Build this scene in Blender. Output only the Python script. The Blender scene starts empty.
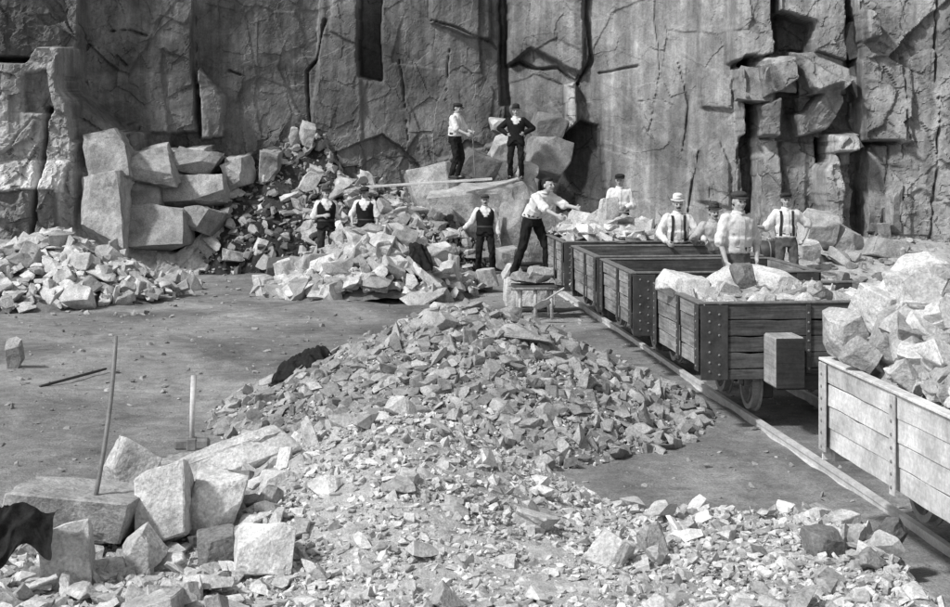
import bpy, bmesh, math, random
import numpy as np
from mathutils import Vector, Matrix, Quaternion, noise as mnoise

random.seed(7)
S = bpy.context.scene
COL = S.collection
R = math.radians

# ------------------------------------------------------------------ camera, light, exposure
CAM_H = 3.0          # camera height above the quarry floor
FPX = 1600.0         # focal length in photograph pixels
HOR = 135.0          # row of the horizon in the photograph
cam = bpy.data.cameras.new('camera')
cam.sensor_width = 36.0
cam.lens = 36.0 * FPX / 950.0
cam.shift_y = -(303.5 - HOR) / 950.0
cam.clip_start = 0.1
cam.clip_end = 800.0
camo = bpy.data.objects.new('camera', cam)
camo.location = (0, 0, CAM_H)
camo.rotation_euler = (R(90), 0, 0)
COL.objects.link(camo)
S.camera = camo

SUN = Vector((-0.56, -0.42, 0.71)).normalized()     # direction towards the sun
w = bpy.data.worlds.new('World'); S.world = w; w.use_nodes = True
nt = w.node_tree; nt.nodes.clear()
sky = nt.nodes.new('ShaderNodeTexSky'); sky.sky_type = 'NISHITA'; sky.sun_disc = False
sky.sun_elevation = math.asin(SUN.z); sky.sun_rotation = math.atan2(SUN.x, SUN.y)
bw = nt.nodes.new('ShaderNodeRGBToBW')               # black-and-white plate
bg = nt.nodes.new('ShaderNodeBackground'); bg.inputs['Strength'].default_value = 0.15
wo = nt.nodes.new('ShaderNodeOutputWorld')
nt.links.new(sky.outputs[0], bw.inputs[0]); nt.links.new(bw.outputs[0], bg.inputs[0]); nt.links.new(bg.outputs[0], wo.inputs[0])
sun = bpy.data.lights.new('sun', 'SUN'); sun.energy = 2.7; sun.angle = R(5.0); sun.color = (1, 1, 1)
suno = bpy.data.objects.new('sun', sun); suno.rotation_euler = (-SUN).to_track_quat('-Z', 'Y').to_euler()
COL.objects.link(suno)
S.view_settings.view_transform = 'Standard'; S.view_settings.look = 'None'
S.view_settings.gamma = 1.0; S.view_settings.exposure = 0.48; S.view_settings.use_curve_mapping = False
S.cycles.max_bounces = 5; S.cycles.diffuse_bounces = 3

# ------------------------------------------------------------------ helpers
def P(u, v, d):
    """world point that stands at depth d and shows at photograph pixel (u, v)"""
    return Vector(((u - 475.0) * d / FPX, d, CAM_H - (v - HOR) * d / FPX))
def PX(u, d): return (u - 475.0) * d / FPX
def ground_d(v): return FPX * CAM_H / (v - HOR)

def link(o, parent=None):
    COL.objects.link(o)
    if parent is not None: o.parent = parent
    return o
def obj(name, me, mat=None, parent=None):
    if mat is not None and len(me.materials) == 0: me.materials.append(mat)
    return link(bpy.data.objects.new(name, me), parent)
def empty(name, loc=(0, 0, 0), rz=0.0):
    o = bpy.data.objects.new(name, None); o.location = loc; o.rotation_euler = (0, 0, rz)
    o.empty_display_size = 0.1
    return link(o)
def tag(o, label=None, cat=None, group=None, kind=None):
    if label: o['label'] = label
    if cat: o['category'] = cat
    if group: o['group'] = group
    if kind: o['kind'] = kind
    return o
def bm_mesh(bm, name='mesh', smooth=False):
    me = bpy.data.meshes.new(name); bm.to_mesh(me); bm.free()
    if smooth: me.polygons.foreach_set('use_smooth', [True] * len(me.polygons))
    return me
def np_mesh(name, verts, tris):
    me = bpy.data.meshes.new(name)
    me.vertices.add(len(verts)); me.vertices.foreach_set('co', np.asarray(verts, 'f').ravel())
    n = len(tris); k = tris.shape[1]
    me.loops.add(n * k); me.loops.foreach_set('vertex_index', np.asarray(tris, 'i').ravel())
    me.polygons.add(n); me.polygons.foreach_set('loop_start', np.arange(0, n * k, k, dtype='i'))
    me.update(calc_edges=True)
    me.polygons.foreach_set('use_smooth', np.zeros(n, bool))
    return me
def add_box(bm, c, s, rot=None, bevel=0.0):
    b = bmesh.new(); bmesh.ops.create_cube(b, size=1.0)
    bmesh.ops.scale(b, vec=s, verts=b.verts)
    if bevel: bmesh.ops.bevel(b, geom=list(b.edges), offset=bevel, segments=1, affect='EDGES')
    if rot is not None: bmesh.ops.transform(b, matrix=rot.to_4x4(), verts=b.verts)
    bmesh.ops.translate(b, vec=c, verts=b.verts)
    merge(bm, b)
def merge(bm, b):
    me = bpy.data.meshes.new('tmp'); b.to_mesh(me); b.free(); bm.from_mesh(me); bpy.data.meshes.remove(me)
def box(c, s, rot=None, bevel=0.0):
    bm = bmesh.new(); add_box(bm, c, s, rot, bevel); return bm
def rings(bm, rows, cap=True):
    """rows: lists of points; lofts them into a closed tube"""
    vr = [[bm.verts.new(p) for p in row] for row in rows]
    n = len(vr[0])
    for a, b in zip(vr[:-1], vr[1:]):
        for i in range(n):
            bm.faces.new((a[i], a[(i + 1) % n], b[(i + 1) % n], b[i]))
    if cap:
        bm.faces.new(list(reversed(vr[0]))); bm.faces.new(vr[-1])
def frame(d):
    d = Vector(d).normalized()
    a = Vector((0, 0, 1)) if abs(d.z) < 0.9 else Vector((0, 1, 0))
    x = d.cross(a).normalized(); return x, d.cross(x).normalized(), d
def capsule(bm, p0, r0, p1, r1, n=8):
    p0 = Vector(p0); p1 = Vector(p1)
    x, y, d = frame(p1 - p0)
    rows = []
    for t in (-0.95, -0.6, -0.25): rows.append((p0 + d * r0 * t, r0 * math.sqrt(1 - t * t)))
    rows.append((p0, r0)); rows.append((p1, r1))
    for t in (0.25, 0.6, 0.95): rows.append((p1 + d * r1 * t, r1 * math.sqrt(1 - t * t)))
    rings(bm, [[c + (x * math.cos(k * 2 * math.pi / n) + y * math.sin(k * 2 * math.pi / n)) * r for k in range(n)] for c, r in rows])
def tube(bm, pts, rads, n=8):
    pts = [Vector(p) for p in pts]; rows = []
    for i, p in enumerate(pts):
        d = pts[min(i + 1, len(pts) - 1)] - pts[max(i - 1, 0)]
        x, y, _ = frame(d)
        rows.append([p + (x * math.cos(k * 2 * math.pi / n) + y * math.sin(k * 2 * math.pi / n)) * rads[i] for k in range(n)])
    rings(bm, rows)
def ball(bm, c, rad, rot=None, seg=12, rng=8):
    b = bmesh.new(); bmesh.ops.create_uvsphere(b, u_segments=seg, v_segments=rng, radius=1.0)
    bmesh.ops.scale(b, vec=rad, verts=b.verts)
    if rot is not None: bmesh.ops.transform(b, matrix=rot.to_4x4(), verts=b.verts)
    bmesh.ops.translate(b, vec=c, verts=b.verts); merge(bm, b)
def cyl(bm, c, axis, r, h, n=16, r2=None):
    a = Vector(axis).normalized(); c = Vector(c)
    r2 = r if r2 is None else r2
    tube(bm, [c - a * h / 2, c + a * h / 2], [r, r2], n)

# ---- numpy noise
def _hash(ix, iy, seed):
    h = (ix.astype(np.int64) * 374761393 + iy.astype(np.int64) * 668265263 + seed * 974634777) & 0x7fffffff
    h = ((h ^ (h >> 13)) * 1274126177) & 0x7fffffff
    h = ((h ^ (h >> 16)) * 668265263) & 0x7fffffff
    return ((h ^ (h >> 15)) & 0xffffff) / float(0xffffff)
def vnoise(x, y, seed=0):
    x = np.asarray(x, float); y = np.asarray(y, float)
    ix = np.floor(x); iy = np.floor(y); fx = x - ix; fy = y - iy
    fx = fx * fx * (3 - 2 * fx); fy = fy * fy * (3 - 2 * fy)
    a = _hash(ix, iy, seed); b = _hash(ix + 1, iy, seed); c = _hash(ix, iy + 1, seed); d = _hash(ix + 1, iy + 1, seed)
    return (a + (b - a) * fx) * (1 - fy) + (c + (d - c) * fx) * fy - 0.5
def fbm(x, y, seed=0, octv=4):
    s = 0; a = 1.0
    for k in range(octv):
        s = s + a * vnoise(x * 2 ** k, y * 2 ** k, seed + k * 17); a *= 0.5
    return s
def facets(x, y, sx, sy, seed, amp, tilt):
    """blocky cells: every Voronoi cell is a plane with its own offset and tilt"""
    gx = x / sx; gy = y / sy
    ix = np.floor(gx); iy = np.floor(gy)
    best = np.full(x.shape, 1e9); out = np.zeros(x.shape)
    for dx in (-1, 0, 1):
        for dy in (-1, 0, 1):
            cx = ix + dx; cy = iy + dy
            px = cx + _hash(cx, cy, seed); py = cy + _hash(cx, cy, seed + 1)
            dd = (gx - px) ** 2 + (gy - py) ** 2
            o = amp * (_hash(cx, cy, seed + 2) - 0.5) * 2 + tilt * ((_hash(cx, cy, seed + 3) - .5) * (gx - px) * sx + (_hash(cx, cy, seed + 4) - .5) * (gy - py) * sy) * 2
            m = dd < best
            best = np.where(m, dd, best); out = np.where(m, o, out)
    return out
def sstep(a, b, x):
    t = np.clip((x - a) / (b - a), 0, 1); return t * t * (3 - 2 * t)

# ------------------------------------------------------------------ materials (a black-and-white picture: everything is grey)
def new_mat(name, rough=0.9, spec=0.2):
    m = bpy.data.materials.new(name); m.use_nodes = True
    n = m.node_tree; b = n.nodes['Principled BSDF']
    b.inputs['Roughness'].default_value = rough
    b.inputs['Specular IOR Level'].default_value = spec
    return m, n, b
def N(n, t, **kw):
    x = n.nodes.new(t)
    for k, v in kw.items(): setattr(x, k, v)
    return x
def math_node(n, op, a, b=None, c=None):
    x = n.nodes.new('ShaderNodeMath'); x.operation = op
    for i, v in enumerate((a, b, c)):
        if v is None: continue
        if hasattr(v, 'is_linked') or hasattr(v, 'links'): n.links.new(v, x.inputs[i])
        else: x.inputs[i].default_value = v
    return x.outputs[0]
def tex_noise(n, vec, scale, detail=4, rough=0.55, dist=0.0):
    x = n.nodes.new('ShaderNodeTexNoise'); x.inputs['Scale'].default_value = scale; x.inputs['Detail'].default_value = detail
    x.inputs['Roughness'].default_value = rough; x.inputs['Distortion'].default_value = dist
    n.links.new(vec, x.inputs['Vector']); return x.outputs['Fac']
def mapping(n, vec, scale):
    x = n.nodes.new('ShaderNodeMapping'); x.inputs['Scale'].default_value = scale; n.links.new(vec, x.inputs[0]); return x.outputs[0]
def ramp(n, fac, a, b, lo, hi):
    x = n.nodes.new('ShaderNodeMapRange'); n.links.new(fac, x.inputs[0])
    for i, v in enumerate((a, b, lo, hi)): x.inputs[i + 1].default_value = v
    return x.outputs[0]
def finish(n, b, val, bump, strength=0.4, dist=0.02):
    n.links.new(val, b.inputs['Base Color'])
    bp = n.nodes.new('ShaderNodeBump'); bp.inputs['Strength'].default_value = strength; bp.inputs['Distance'].default_value = dist
    n.links.new(bump, bp.inputs['Height']); n.links.new(bp.outputs[0], b.inputs['Normal'])

def stone_mat(name, base, var=0.35, scale=9.0, island=False, bump=0.5, dist=0.012):
    """broken granite: speckle, blotches and a tone of its own for every stone"""
    m, n, b = new_mat(name, 0.88, 0.25)
    tc = N(n, 'ShaderNodeTexCoord'); geo = N(n, 'ShaderNodeNewGeometry'); oi = N(n, 'ShaderNodeObjectInfo')
    if island: rnd = geo.outputs['Random Per Island']
    else: rnd = oi.outputs['Random']
    off = N(n, 'ShaderNodeVectorMath', operation='SCALE'); off.inputs[0].default_value = (37, 19, 53); n.links.new(rnd, off.inputs['Scale'])
    add = N(n, 'ShaderNodeVectorMath', operation='ADD'); n.links.new(tc.outputs['Object'] if island else geo.outputs['Position'], add.inputs[0]); n.links.new(off.outputs[0], add.inputs[1])
    v = add.outputs[0]
    big = tex_noise(n, v, scale * 0.35, 5, 0.6, 0.4); sp = tex_noise(n, v, scale * 6, 3, 0.7)
    med = tex_noise(n, v, scale * 1.6, 6, 0.65)
    val = math_node(n, 'MULTIPLY', ramp(n, big, 0.3, 0.7, base * (1 - var), base * (1 + var)), ramp(n, sp, 0.3, 0.7, 0.66, 1.3))
    val = math_node(n, 'MULTIPLY', val, ramp(n, rnd, 0, 1, 0.62, 1.25))
    val = math_node(n, 'MULTIPLY', val, ramp(n, med, 0.32, 0.5, 0.75, 1.0))
    h = math_node(n, 'ADD', math_node(n, 'MULTIPLY', med, 1.0), math_node(n, 'MULTIPLY', sp, 0.35))
    finish(n, b, val, h, bump, dist)
    return m
def cliff_mat():
    m, n, b = new_mat('cliff_rock', 0.9, 0.2)
    geo = N(n, 'ShaderNodeNewGeometry'); at = N(n, 'ShaderNodeAttribute'); at.attribute_name = 'tone'
    v = geo.outputs['Position']
    st = tex_noise(n, mapping(n, v, (1.5, 1.0, 0.13)), 1.6, 6, 0.62, 0.6)     # vertical weather streaks
    st2 = tex_noise(n, mapping(n, v, (1.0, 1.0, 0.08)), 5.0, 4, 0.6, 0.3)
    bl = tex_noise(n, v, 0.55, 6, 0.6, 0.8); md = tex_noise(n, v, 3.2, 7, 0.68, 0.3); sp = tex_noise(n, v, 22, 3, 0.7)
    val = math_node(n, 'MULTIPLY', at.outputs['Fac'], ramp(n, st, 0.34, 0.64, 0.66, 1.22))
    val = math_node(n, 'MULTIPLY', val, ramp(n, st2, 0.35, 0.65, 0.82, 1.15))
    val = math_node(n, 'MULTIPLY', val, ramp(n, bl, 0.36, 0.62, 0.58, 1.22))
    val = math_node(n, 'MULTIPLY', val, ramp(n, md, 0.3, 0.68, 0.76, 1.22))
    val = math_node(n, 'MULTIPLY', val, ramp(n, sp, 0.3, 0.7, 0.8, 1.2))
    vo = N(n, 'ShaderNodeTexVoronoi', feature='DISTANCE_TO_EDGE'); vo.inputs['Scale'].default_value = .8
    wv = N(n, 'ShaderNodeVectorMath', operation='MULTIPLY_ADD'); n.links.new(tex_noise(n, v, 1.2, 5, .6), wv.inputs[0]); wv.inputs[1].default_value = (.9, .9, .9); n.links.new(mapping(n, v, (1.0, 1.0, .55)), wv.inputs[2]); n.links.new(wv.outputs[0], vo.inputs['Vector'])
    gate = ramp(n, tex_noise(n, v, .9, 3, .5), .54, .60, 0, 1)
    ck = math_node(n, 'SUBTRACT', 1.0, math_node(n, 'MULTIPLY', gate, ramp(n, vo.outputs['Distance'], .002, .012, 1, 0)))     # hairline joints
    val = math_node(n, 'MULTIPLY', val, ramp(n, ck, 0, 1, .45, 1))
    val = math_node(n, 'MULTIPLY', val, 0.285)
    md = math_node(n, 'ADD', md, math_node(n, 'MULTIPLY', ck, .18))
    h = math_node(n, 'ADD', math_node(n, 'MULTIPLY', md, 1.0), math_node(n, 'MULTIPLY', sp, 0.25))
    finish(n, b, val, h, 0.55, 0.06)
    return m
def dirt_mat(name, lo, hi, scale=1.0, bump=0.5, tone=False):
    m, n, b = new_mat(name, 0.95, 0.1)
    geo = N(n, 'ShaderNodeNewGeometry'); v = geo.outputs['Position']
    bl = tex_noise(n, mapping(n, v, (1.0, 0.7, 1.0)), 0.45 * scale, 6, 0.62, 0.7); md = tex_noise(n, v, 5 * scale, 6, 0.7); fi = tex_noise(n, v, 45 * scale, 3, 0.75)
    val = math_node(n, 'MULTIPLY', ramp(n, bl, 0.34, 0.66, lo, hi), ramp(n, md, 0.3, 0.7, 0.7, 1.28))
    val = math_node(n, 'MULTIPLY', val, ramp(n, fi, 0.3, 0.72, 0.65, 1.4))
    h = math_node(n, 'ADD', md, math_node(n, 'MULTIPLY', fi, 0.5))
    finish(n, b, val, h, bump, 0.03)
    return m
def wood_mat(name, base, axis, var=0.3):
    m, n, b = new_mat(name, 0.85, 0.2)
    tc = N(n, 'ShaderNodeTexCoord'); oi = N(n, 'ShaderNodeObjectInfo')
    off = N(n, 'ShaderNodeVectorMath', operation='SCALE'); off.inputs[0].default_value = (17, 29, 41); n.links.new(oi.outputs['Random'], off.inputs['Scale'])
    add = N(n, 'ShaderNodeVectorMath', operation='ADD'); n.links.new(tc.outputs['Object'], add.inputs[0]); n.links.new(off.outputs[0], add.inputs[1])
    sc = [14.0, 14.0, 14.0]; sc[axis] = 0.9
    g = tex_noise(n, mapping(n, add.outputs[0], sc), 2.2, 6, 0.65, 0.5); bl = tex_noise(n, add.outputs[0], 2.6, 5, 0.65); sp = tex_noise(n, add.outputs[0], 30, 3, 0.7)
    val = math_node(n, 'MULTIPLY', ramp(n, g, 0.3, 0.7, base * (1 - var), base * (1 + var)), ramp(n, bl, 0.3, 0.7, 0.65, 1.35))
    val = math_node(n, 'MULTIPLY', val, ramp(n, oi.outputs['Random'], 0, 1, 0.75, 1.25))
    val = math_node(n, 'MULTIPLY', val, ramp(n, sp, 0.3, 0.7, 0.8, 1.2))
    finish(n, b, val, g, 0.5, 0.006)
    return m
def plain_mat(name, base, var=0.2, scale=12, rough=0.9, spec=0.15, bump=0.2, metal=0.0, dist=0.004):
    m, n, b = new_mat(name, rough, spec)
    b.inputs['Metallic'].default_value = metal
    tc = N(n, 'ShaderNodeTexCoord')
    a = tex_noise(n, tc.outputs['Object'], scale, 5, 0.65); c = tex_noise(n, tc.outputs['Object'], scale * 8, 2, 0.6)
    val = math_node(n, 'MULTIPLY', ramp(n, a, 0.3, 0.7, base * (1 - var), base * (1 + var)), ramp(n, c, 0.3, 0.7, 0.9, 1.1))
    finish(n, b, val, a, bump, dist)
    return m

M = {}
M['cliff'] = cliff_mat()
M['ground'] = dirt_mat('quarry_dirt', 0.125, 0.34, 1.0, 1.0)
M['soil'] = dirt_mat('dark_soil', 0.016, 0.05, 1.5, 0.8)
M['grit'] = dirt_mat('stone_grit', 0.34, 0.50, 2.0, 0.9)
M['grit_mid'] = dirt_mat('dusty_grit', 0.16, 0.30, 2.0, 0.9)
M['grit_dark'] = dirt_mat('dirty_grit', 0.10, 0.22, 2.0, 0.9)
M['stone'] = stone_mat('broken_stone', 0.44, 0.4, bump=.9, dist=.018)
M['stone_i'] = stone_mat('broken_stone_bits', 0.50, island=True)
M['stone_mid'] = stone_mat('weathered_stone', 0.33, .4, bump=.8, dist=.016)
M['stone_mid_i'] = stone_mat('weathered_stone_bits', 0.30, island=True)
M['stone_dirty_i'] = stone_mat('dirty_stone_bits', 0.10, island=True)
M['stone_pale'] = stone_mat('pale_stone', 0.48, 0.35, 8.0, bump=0.9, dist=0.018)
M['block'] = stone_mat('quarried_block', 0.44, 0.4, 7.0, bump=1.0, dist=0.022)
M['block_dark'] = stone_mat('dark_block', 0.17, 0.4, 7.0, bump=1.0, dist=0.022)  # much darker version of the quarried block stone
M['ledge'] = stone_mat('face_rock', 0.25, .4, 7.0, bump=1.0, dist=.022)
M['ledge_pale'] = stone_mat('fresh_face_rock', 0.40, .4, 7.0, bump=1.0, dist=.022)
M['wood_x'] = wood_mat('wagon_wood_across', 0.066, 0, .6)  # ends darker than sides: their shade is put into the wood colour
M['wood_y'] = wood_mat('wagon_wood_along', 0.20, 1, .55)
M['pale_x'] = wood_mat('pale_wagon_wood_across', 0.44, 0, 0.12)
M['pale_y'] = wood_mat('pale_wagon_wood_along', 0.50, 1, 0.10)
M['wood_buffer'] = wood_mat('buffer_wood', 0.26, 1)
M['wood_light'] = wood_mat('bare_wood', 0.45, 0)
M['wood_lightz'] = wood_mat('bare_wood_upright', 0.42, 2)
M['sleeper'] = wood_mat('sleeper_wood', 0.028, 0)  # near black partly to keep the buffer front looking shaded
M['iron'] = plain_mat('dark_iron', 0.045, 0.4, 9, 0.6, 0.4, 0.3)
M['iron_worn'] = plain_mat('worn_iron', 0.16, 0.4, 10, 0.5, 0.5, 0.3)
M['wheel_iron'] = plain_mat('wheel_iron', 0.22, 0.4, 8, 0.5, 0.5, 0.3)
M['rail'] = plain_mat('dusty_rail', 0.5, 0.25, 5, 0.55, 0.5, 0.2)
M['black'] = plain_mat('black_wool', 0.018, 0.4, 9, 0.95, 0.05, 0.4)
M['dark'] = plain_mat('dark_wool', 0.035, 0.4, 9, 0.95, 0.05, 0.4)
M['coat'] = plain_mat('worn_coat_cloth', 0.045, 0.5, 16, 0.95, 0.05, 0.5)
M['grey'] = plain_mat('grey_work_cloth', 0.09, 0.4, 9, 0.95, 0.05, 0.4)
M['white'] = plain_mat('white_shirt_cotton', 0.62, 0.15, 7, 0.9, 0.1, 0.3)
M['cream'] = plain_mat('soiled_shirt_cotton', 0.56, 0.25, 7, 0.9, 0.1, 0.3)
M['drab'] = plain_mat('drab_shirt_cotton', 0.36, 0.3, 7, 0.9, 0.1, 0.3)
M['skin'] = plain_mat('weathered_skin', 0.37, 0.2, 14, 0.6, 0.3, 0.1)
M['hair'] = plain_mat('dark_hair', 0.02, 0.3, 30, 0.7, 0.2, 0.5)
M['eye'] = plain_mat('dark_eye', 0.02, 0.1, 30, 0.4, 0.4, 0.0)
M['lip'] = plain_mat('lips', 0.13, 0.1, 30, 0.6, 0.2, 0.0)
M['leather'] = plain_mat('boot_leather', 0.03, 0.3, 15, 0.6, 0.3, 0.3)
M['tweed'] = plain_mat('tweed_cap_cloth', 0.06, 0.4, 30, 0.95, 0.05, 0.4)

# ------------------------------------------------------------------ the setting: ground and cliff
def ground_z(x, y):
    x = np.asarray(x, float); y = np.asarray(y, float)
    z = 0.07 * fbm(x * 0.35, y * 0.35, 3, 4) + 0.05 * fbm(x * 1.9, y * 1.9, 9, 3)
    return z * (1 - 0.8 * np.exp(-((x - (4.94 - 0.093 * y)) / 1.2) ** 2))
def make_ground():
    xs = np.concatenate([np.linspace(-300, -20, 15), np.arange(-19.8, 20, 0.13), np.linspace(20, 300, 15)])
    ys = np.concatenate([np.linspace(-150, 3, 20), np.arange(3.2, 42, 0.13), np.linspace(43, 300, 20)])
    X, Y = np.meshgrid(xs, ys); Z = ground_z(X, Y)
    far = (np.abs(X) > 20) | (Y > 42) | (Y < 3); Z = np.where(far, 0, Z)
    nx = len(xs); ny = len(ys)
    i = (np.arange(ny - 1)[:, None] * nx + np.arange(nx - 1)[None, :]).ravel()
    me = np_mesh('ground', np.stack([X, Y, Z], -1).reshape(-1, 3), np.stack([i, i + 1, i + 1 + nx, i + nx], -1))
    me.polygons.foreach_set('use_smooth', [True] * len(me.polygons))
    tag(obj('ground', me, M['ground']), kind='structure')
make_ground()

CU = [-900, -400, -100, 0, 330, 505, 580, 740, 860, 950, 1150, 1700]
CD = [36, 36, 35.5, 36, 39, 40, 38.5, 35, 34, 33, 31, 27]
def cliff_d(u): return float(np.interp(u, CU, CD))
# facets of the rock face: outline in photograph pixels, metres in front of the main face, slope across, slope up, tone: rock colour, plus painted shade in recesses and light on a ledge
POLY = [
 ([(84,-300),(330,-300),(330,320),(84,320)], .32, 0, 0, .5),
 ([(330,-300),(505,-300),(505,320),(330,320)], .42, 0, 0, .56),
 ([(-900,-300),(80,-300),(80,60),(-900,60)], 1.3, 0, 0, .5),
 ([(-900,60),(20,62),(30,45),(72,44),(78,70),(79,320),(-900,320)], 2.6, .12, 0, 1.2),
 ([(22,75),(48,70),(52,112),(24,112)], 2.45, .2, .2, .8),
 ([(-900,160),(66,160),(60,192),(-900,192)], 2.95, 0, -.55, 1.8),  # tone raised: light on the upturned ledge painted in
 ([(-900,190),(61,188),(62,320),(-900,320)], 2.55, .25, 0, .68),  # undercut's shade painted as a darker tone
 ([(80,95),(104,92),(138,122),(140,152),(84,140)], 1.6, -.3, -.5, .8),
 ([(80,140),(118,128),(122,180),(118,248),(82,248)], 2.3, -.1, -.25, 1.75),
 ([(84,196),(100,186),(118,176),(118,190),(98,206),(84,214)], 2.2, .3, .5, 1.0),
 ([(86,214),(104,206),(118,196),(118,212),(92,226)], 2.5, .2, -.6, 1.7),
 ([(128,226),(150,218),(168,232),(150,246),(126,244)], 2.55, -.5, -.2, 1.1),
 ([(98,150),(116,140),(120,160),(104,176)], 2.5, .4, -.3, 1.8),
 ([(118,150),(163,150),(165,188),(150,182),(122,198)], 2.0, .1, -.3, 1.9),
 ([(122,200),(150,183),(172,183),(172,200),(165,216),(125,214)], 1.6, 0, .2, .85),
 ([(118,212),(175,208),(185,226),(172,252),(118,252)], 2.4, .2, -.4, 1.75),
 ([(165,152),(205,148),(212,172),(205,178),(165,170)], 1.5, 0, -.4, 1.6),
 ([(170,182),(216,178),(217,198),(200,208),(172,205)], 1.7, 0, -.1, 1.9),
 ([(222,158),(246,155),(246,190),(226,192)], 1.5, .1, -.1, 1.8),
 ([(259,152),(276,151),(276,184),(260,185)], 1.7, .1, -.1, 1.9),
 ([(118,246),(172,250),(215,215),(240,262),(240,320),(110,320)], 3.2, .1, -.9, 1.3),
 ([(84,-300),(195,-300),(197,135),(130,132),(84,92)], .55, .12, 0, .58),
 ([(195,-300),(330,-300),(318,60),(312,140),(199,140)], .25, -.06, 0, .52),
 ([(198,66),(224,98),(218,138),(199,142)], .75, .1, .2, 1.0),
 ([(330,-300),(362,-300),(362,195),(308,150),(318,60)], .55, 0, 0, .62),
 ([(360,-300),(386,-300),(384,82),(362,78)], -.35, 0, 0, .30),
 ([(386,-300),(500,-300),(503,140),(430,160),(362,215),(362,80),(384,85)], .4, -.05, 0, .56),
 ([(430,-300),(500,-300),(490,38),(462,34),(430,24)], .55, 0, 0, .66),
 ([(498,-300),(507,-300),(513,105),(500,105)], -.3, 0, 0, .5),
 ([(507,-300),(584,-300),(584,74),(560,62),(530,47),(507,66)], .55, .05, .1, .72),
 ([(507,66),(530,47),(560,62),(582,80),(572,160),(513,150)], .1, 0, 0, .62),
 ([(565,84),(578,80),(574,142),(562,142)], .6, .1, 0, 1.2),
 ([(540,150),(578,120),(600,125),(614,200),(600,290),(540,290)], -.45, .35, 0, .34),  # recess shade beside the ledge painted into the tone
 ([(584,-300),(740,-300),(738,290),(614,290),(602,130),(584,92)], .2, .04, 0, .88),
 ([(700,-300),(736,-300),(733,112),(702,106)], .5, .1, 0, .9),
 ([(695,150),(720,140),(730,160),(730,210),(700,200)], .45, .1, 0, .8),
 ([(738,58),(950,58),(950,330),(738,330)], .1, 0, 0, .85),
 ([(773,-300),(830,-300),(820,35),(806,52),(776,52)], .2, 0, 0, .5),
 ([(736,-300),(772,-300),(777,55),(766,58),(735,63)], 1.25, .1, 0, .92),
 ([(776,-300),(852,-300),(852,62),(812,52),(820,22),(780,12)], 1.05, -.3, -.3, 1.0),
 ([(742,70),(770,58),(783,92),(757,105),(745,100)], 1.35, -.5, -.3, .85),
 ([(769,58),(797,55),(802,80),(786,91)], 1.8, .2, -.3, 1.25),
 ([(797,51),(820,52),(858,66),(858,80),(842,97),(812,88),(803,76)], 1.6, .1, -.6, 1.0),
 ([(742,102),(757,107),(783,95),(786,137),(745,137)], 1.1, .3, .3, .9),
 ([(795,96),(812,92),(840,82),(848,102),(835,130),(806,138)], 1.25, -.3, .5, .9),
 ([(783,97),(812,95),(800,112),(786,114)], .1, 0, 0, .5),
 ([(732,62),(743,62),(757,290),(742,290)], -.55, 0, 0, .45),  # deep slot, its shadow painted with a dark tone
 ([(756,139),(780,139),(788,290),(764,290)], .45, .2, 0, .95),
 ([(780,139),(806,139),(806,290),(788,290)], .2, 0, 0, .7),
 ([(811,138),(827,134),(820,290),(804,290)], -.5, 0, 0, .4),  # dark tone paints the shadow inside this slot
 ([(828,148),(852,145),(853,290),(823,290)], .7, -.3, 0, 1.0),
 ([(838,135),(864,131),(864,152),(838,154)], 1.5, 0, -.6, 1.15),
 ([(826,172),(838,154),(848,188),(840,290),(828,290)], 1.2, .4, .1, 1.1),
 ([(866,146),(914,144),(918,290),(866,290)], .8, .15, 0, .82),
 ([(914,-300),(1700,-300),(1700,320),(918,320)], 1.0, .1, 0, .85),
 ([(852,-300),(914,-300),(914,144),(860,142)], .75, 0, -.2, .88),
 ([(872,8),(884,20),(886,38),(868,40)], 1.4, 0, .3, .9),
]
CRACK = [([(590,-40),(588,20),(592,60),(579,84)], .10, .9), ([(600,72),(622,66),(640,64)], .05, .5), ([(507,64),(520,60),(536,66),(560,66),(580,84)], .10, .9),
         ([(197,-100),(196,60),(199,140)], .08, .7), ([(325,20),(318,60),(305,72),(312,140)], .08, .7), ([(430,22),(462,30),(490,40),(498,48)], .07, .6),
         ([(110,30),(130,30),(150,36)], .04, .5), ([(118,55),(128,64)], .06, .5), ([(655,-40),(662,70),(650,130)], .05, .3), ([(700,150),(690,215),(693,240)], .07, .6),
         ([(680,60),(690,100),(684,150)], .05, .4), ([(22,62),(34,60),(42,64)], .05, .5), ([(36,150),(60,118),(70,122)], .05, .4), ([(72,110),(66,250)], .16, 1.4),
         ([(140,128),(141,245)], .05, .4), ([(866,145),(868,240)], .08, .8), ([(900,60),(905,145)], .06, .5), ([(885,145),(880,235)], .05, .4),
         ([(640,100),(660,96),(672,104)], .04, .3), ([(230,70),(246,76)], .05, .5), ([(400,60),(408,140)], .04, .35), ([(450,50),(446,100)], .04, .35), ([(930,-40),(934,120),(928,240)], .07, .6)]
def inside(px, pz, poly):
    c = np.zeros(px.shape, bool); n = len(poly)
    for i in range(n):
        x0, z0 = poly[i]; x1, z1 = poly[(i + 1) % n]
        if z0 == z1: continue
        t = ((z0 > pz) != (z1 > pz)) & (px < (x1 - x0) * (pz - z0) / (z1 - z0) + x0)
        c ^= t
    return c
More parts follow.
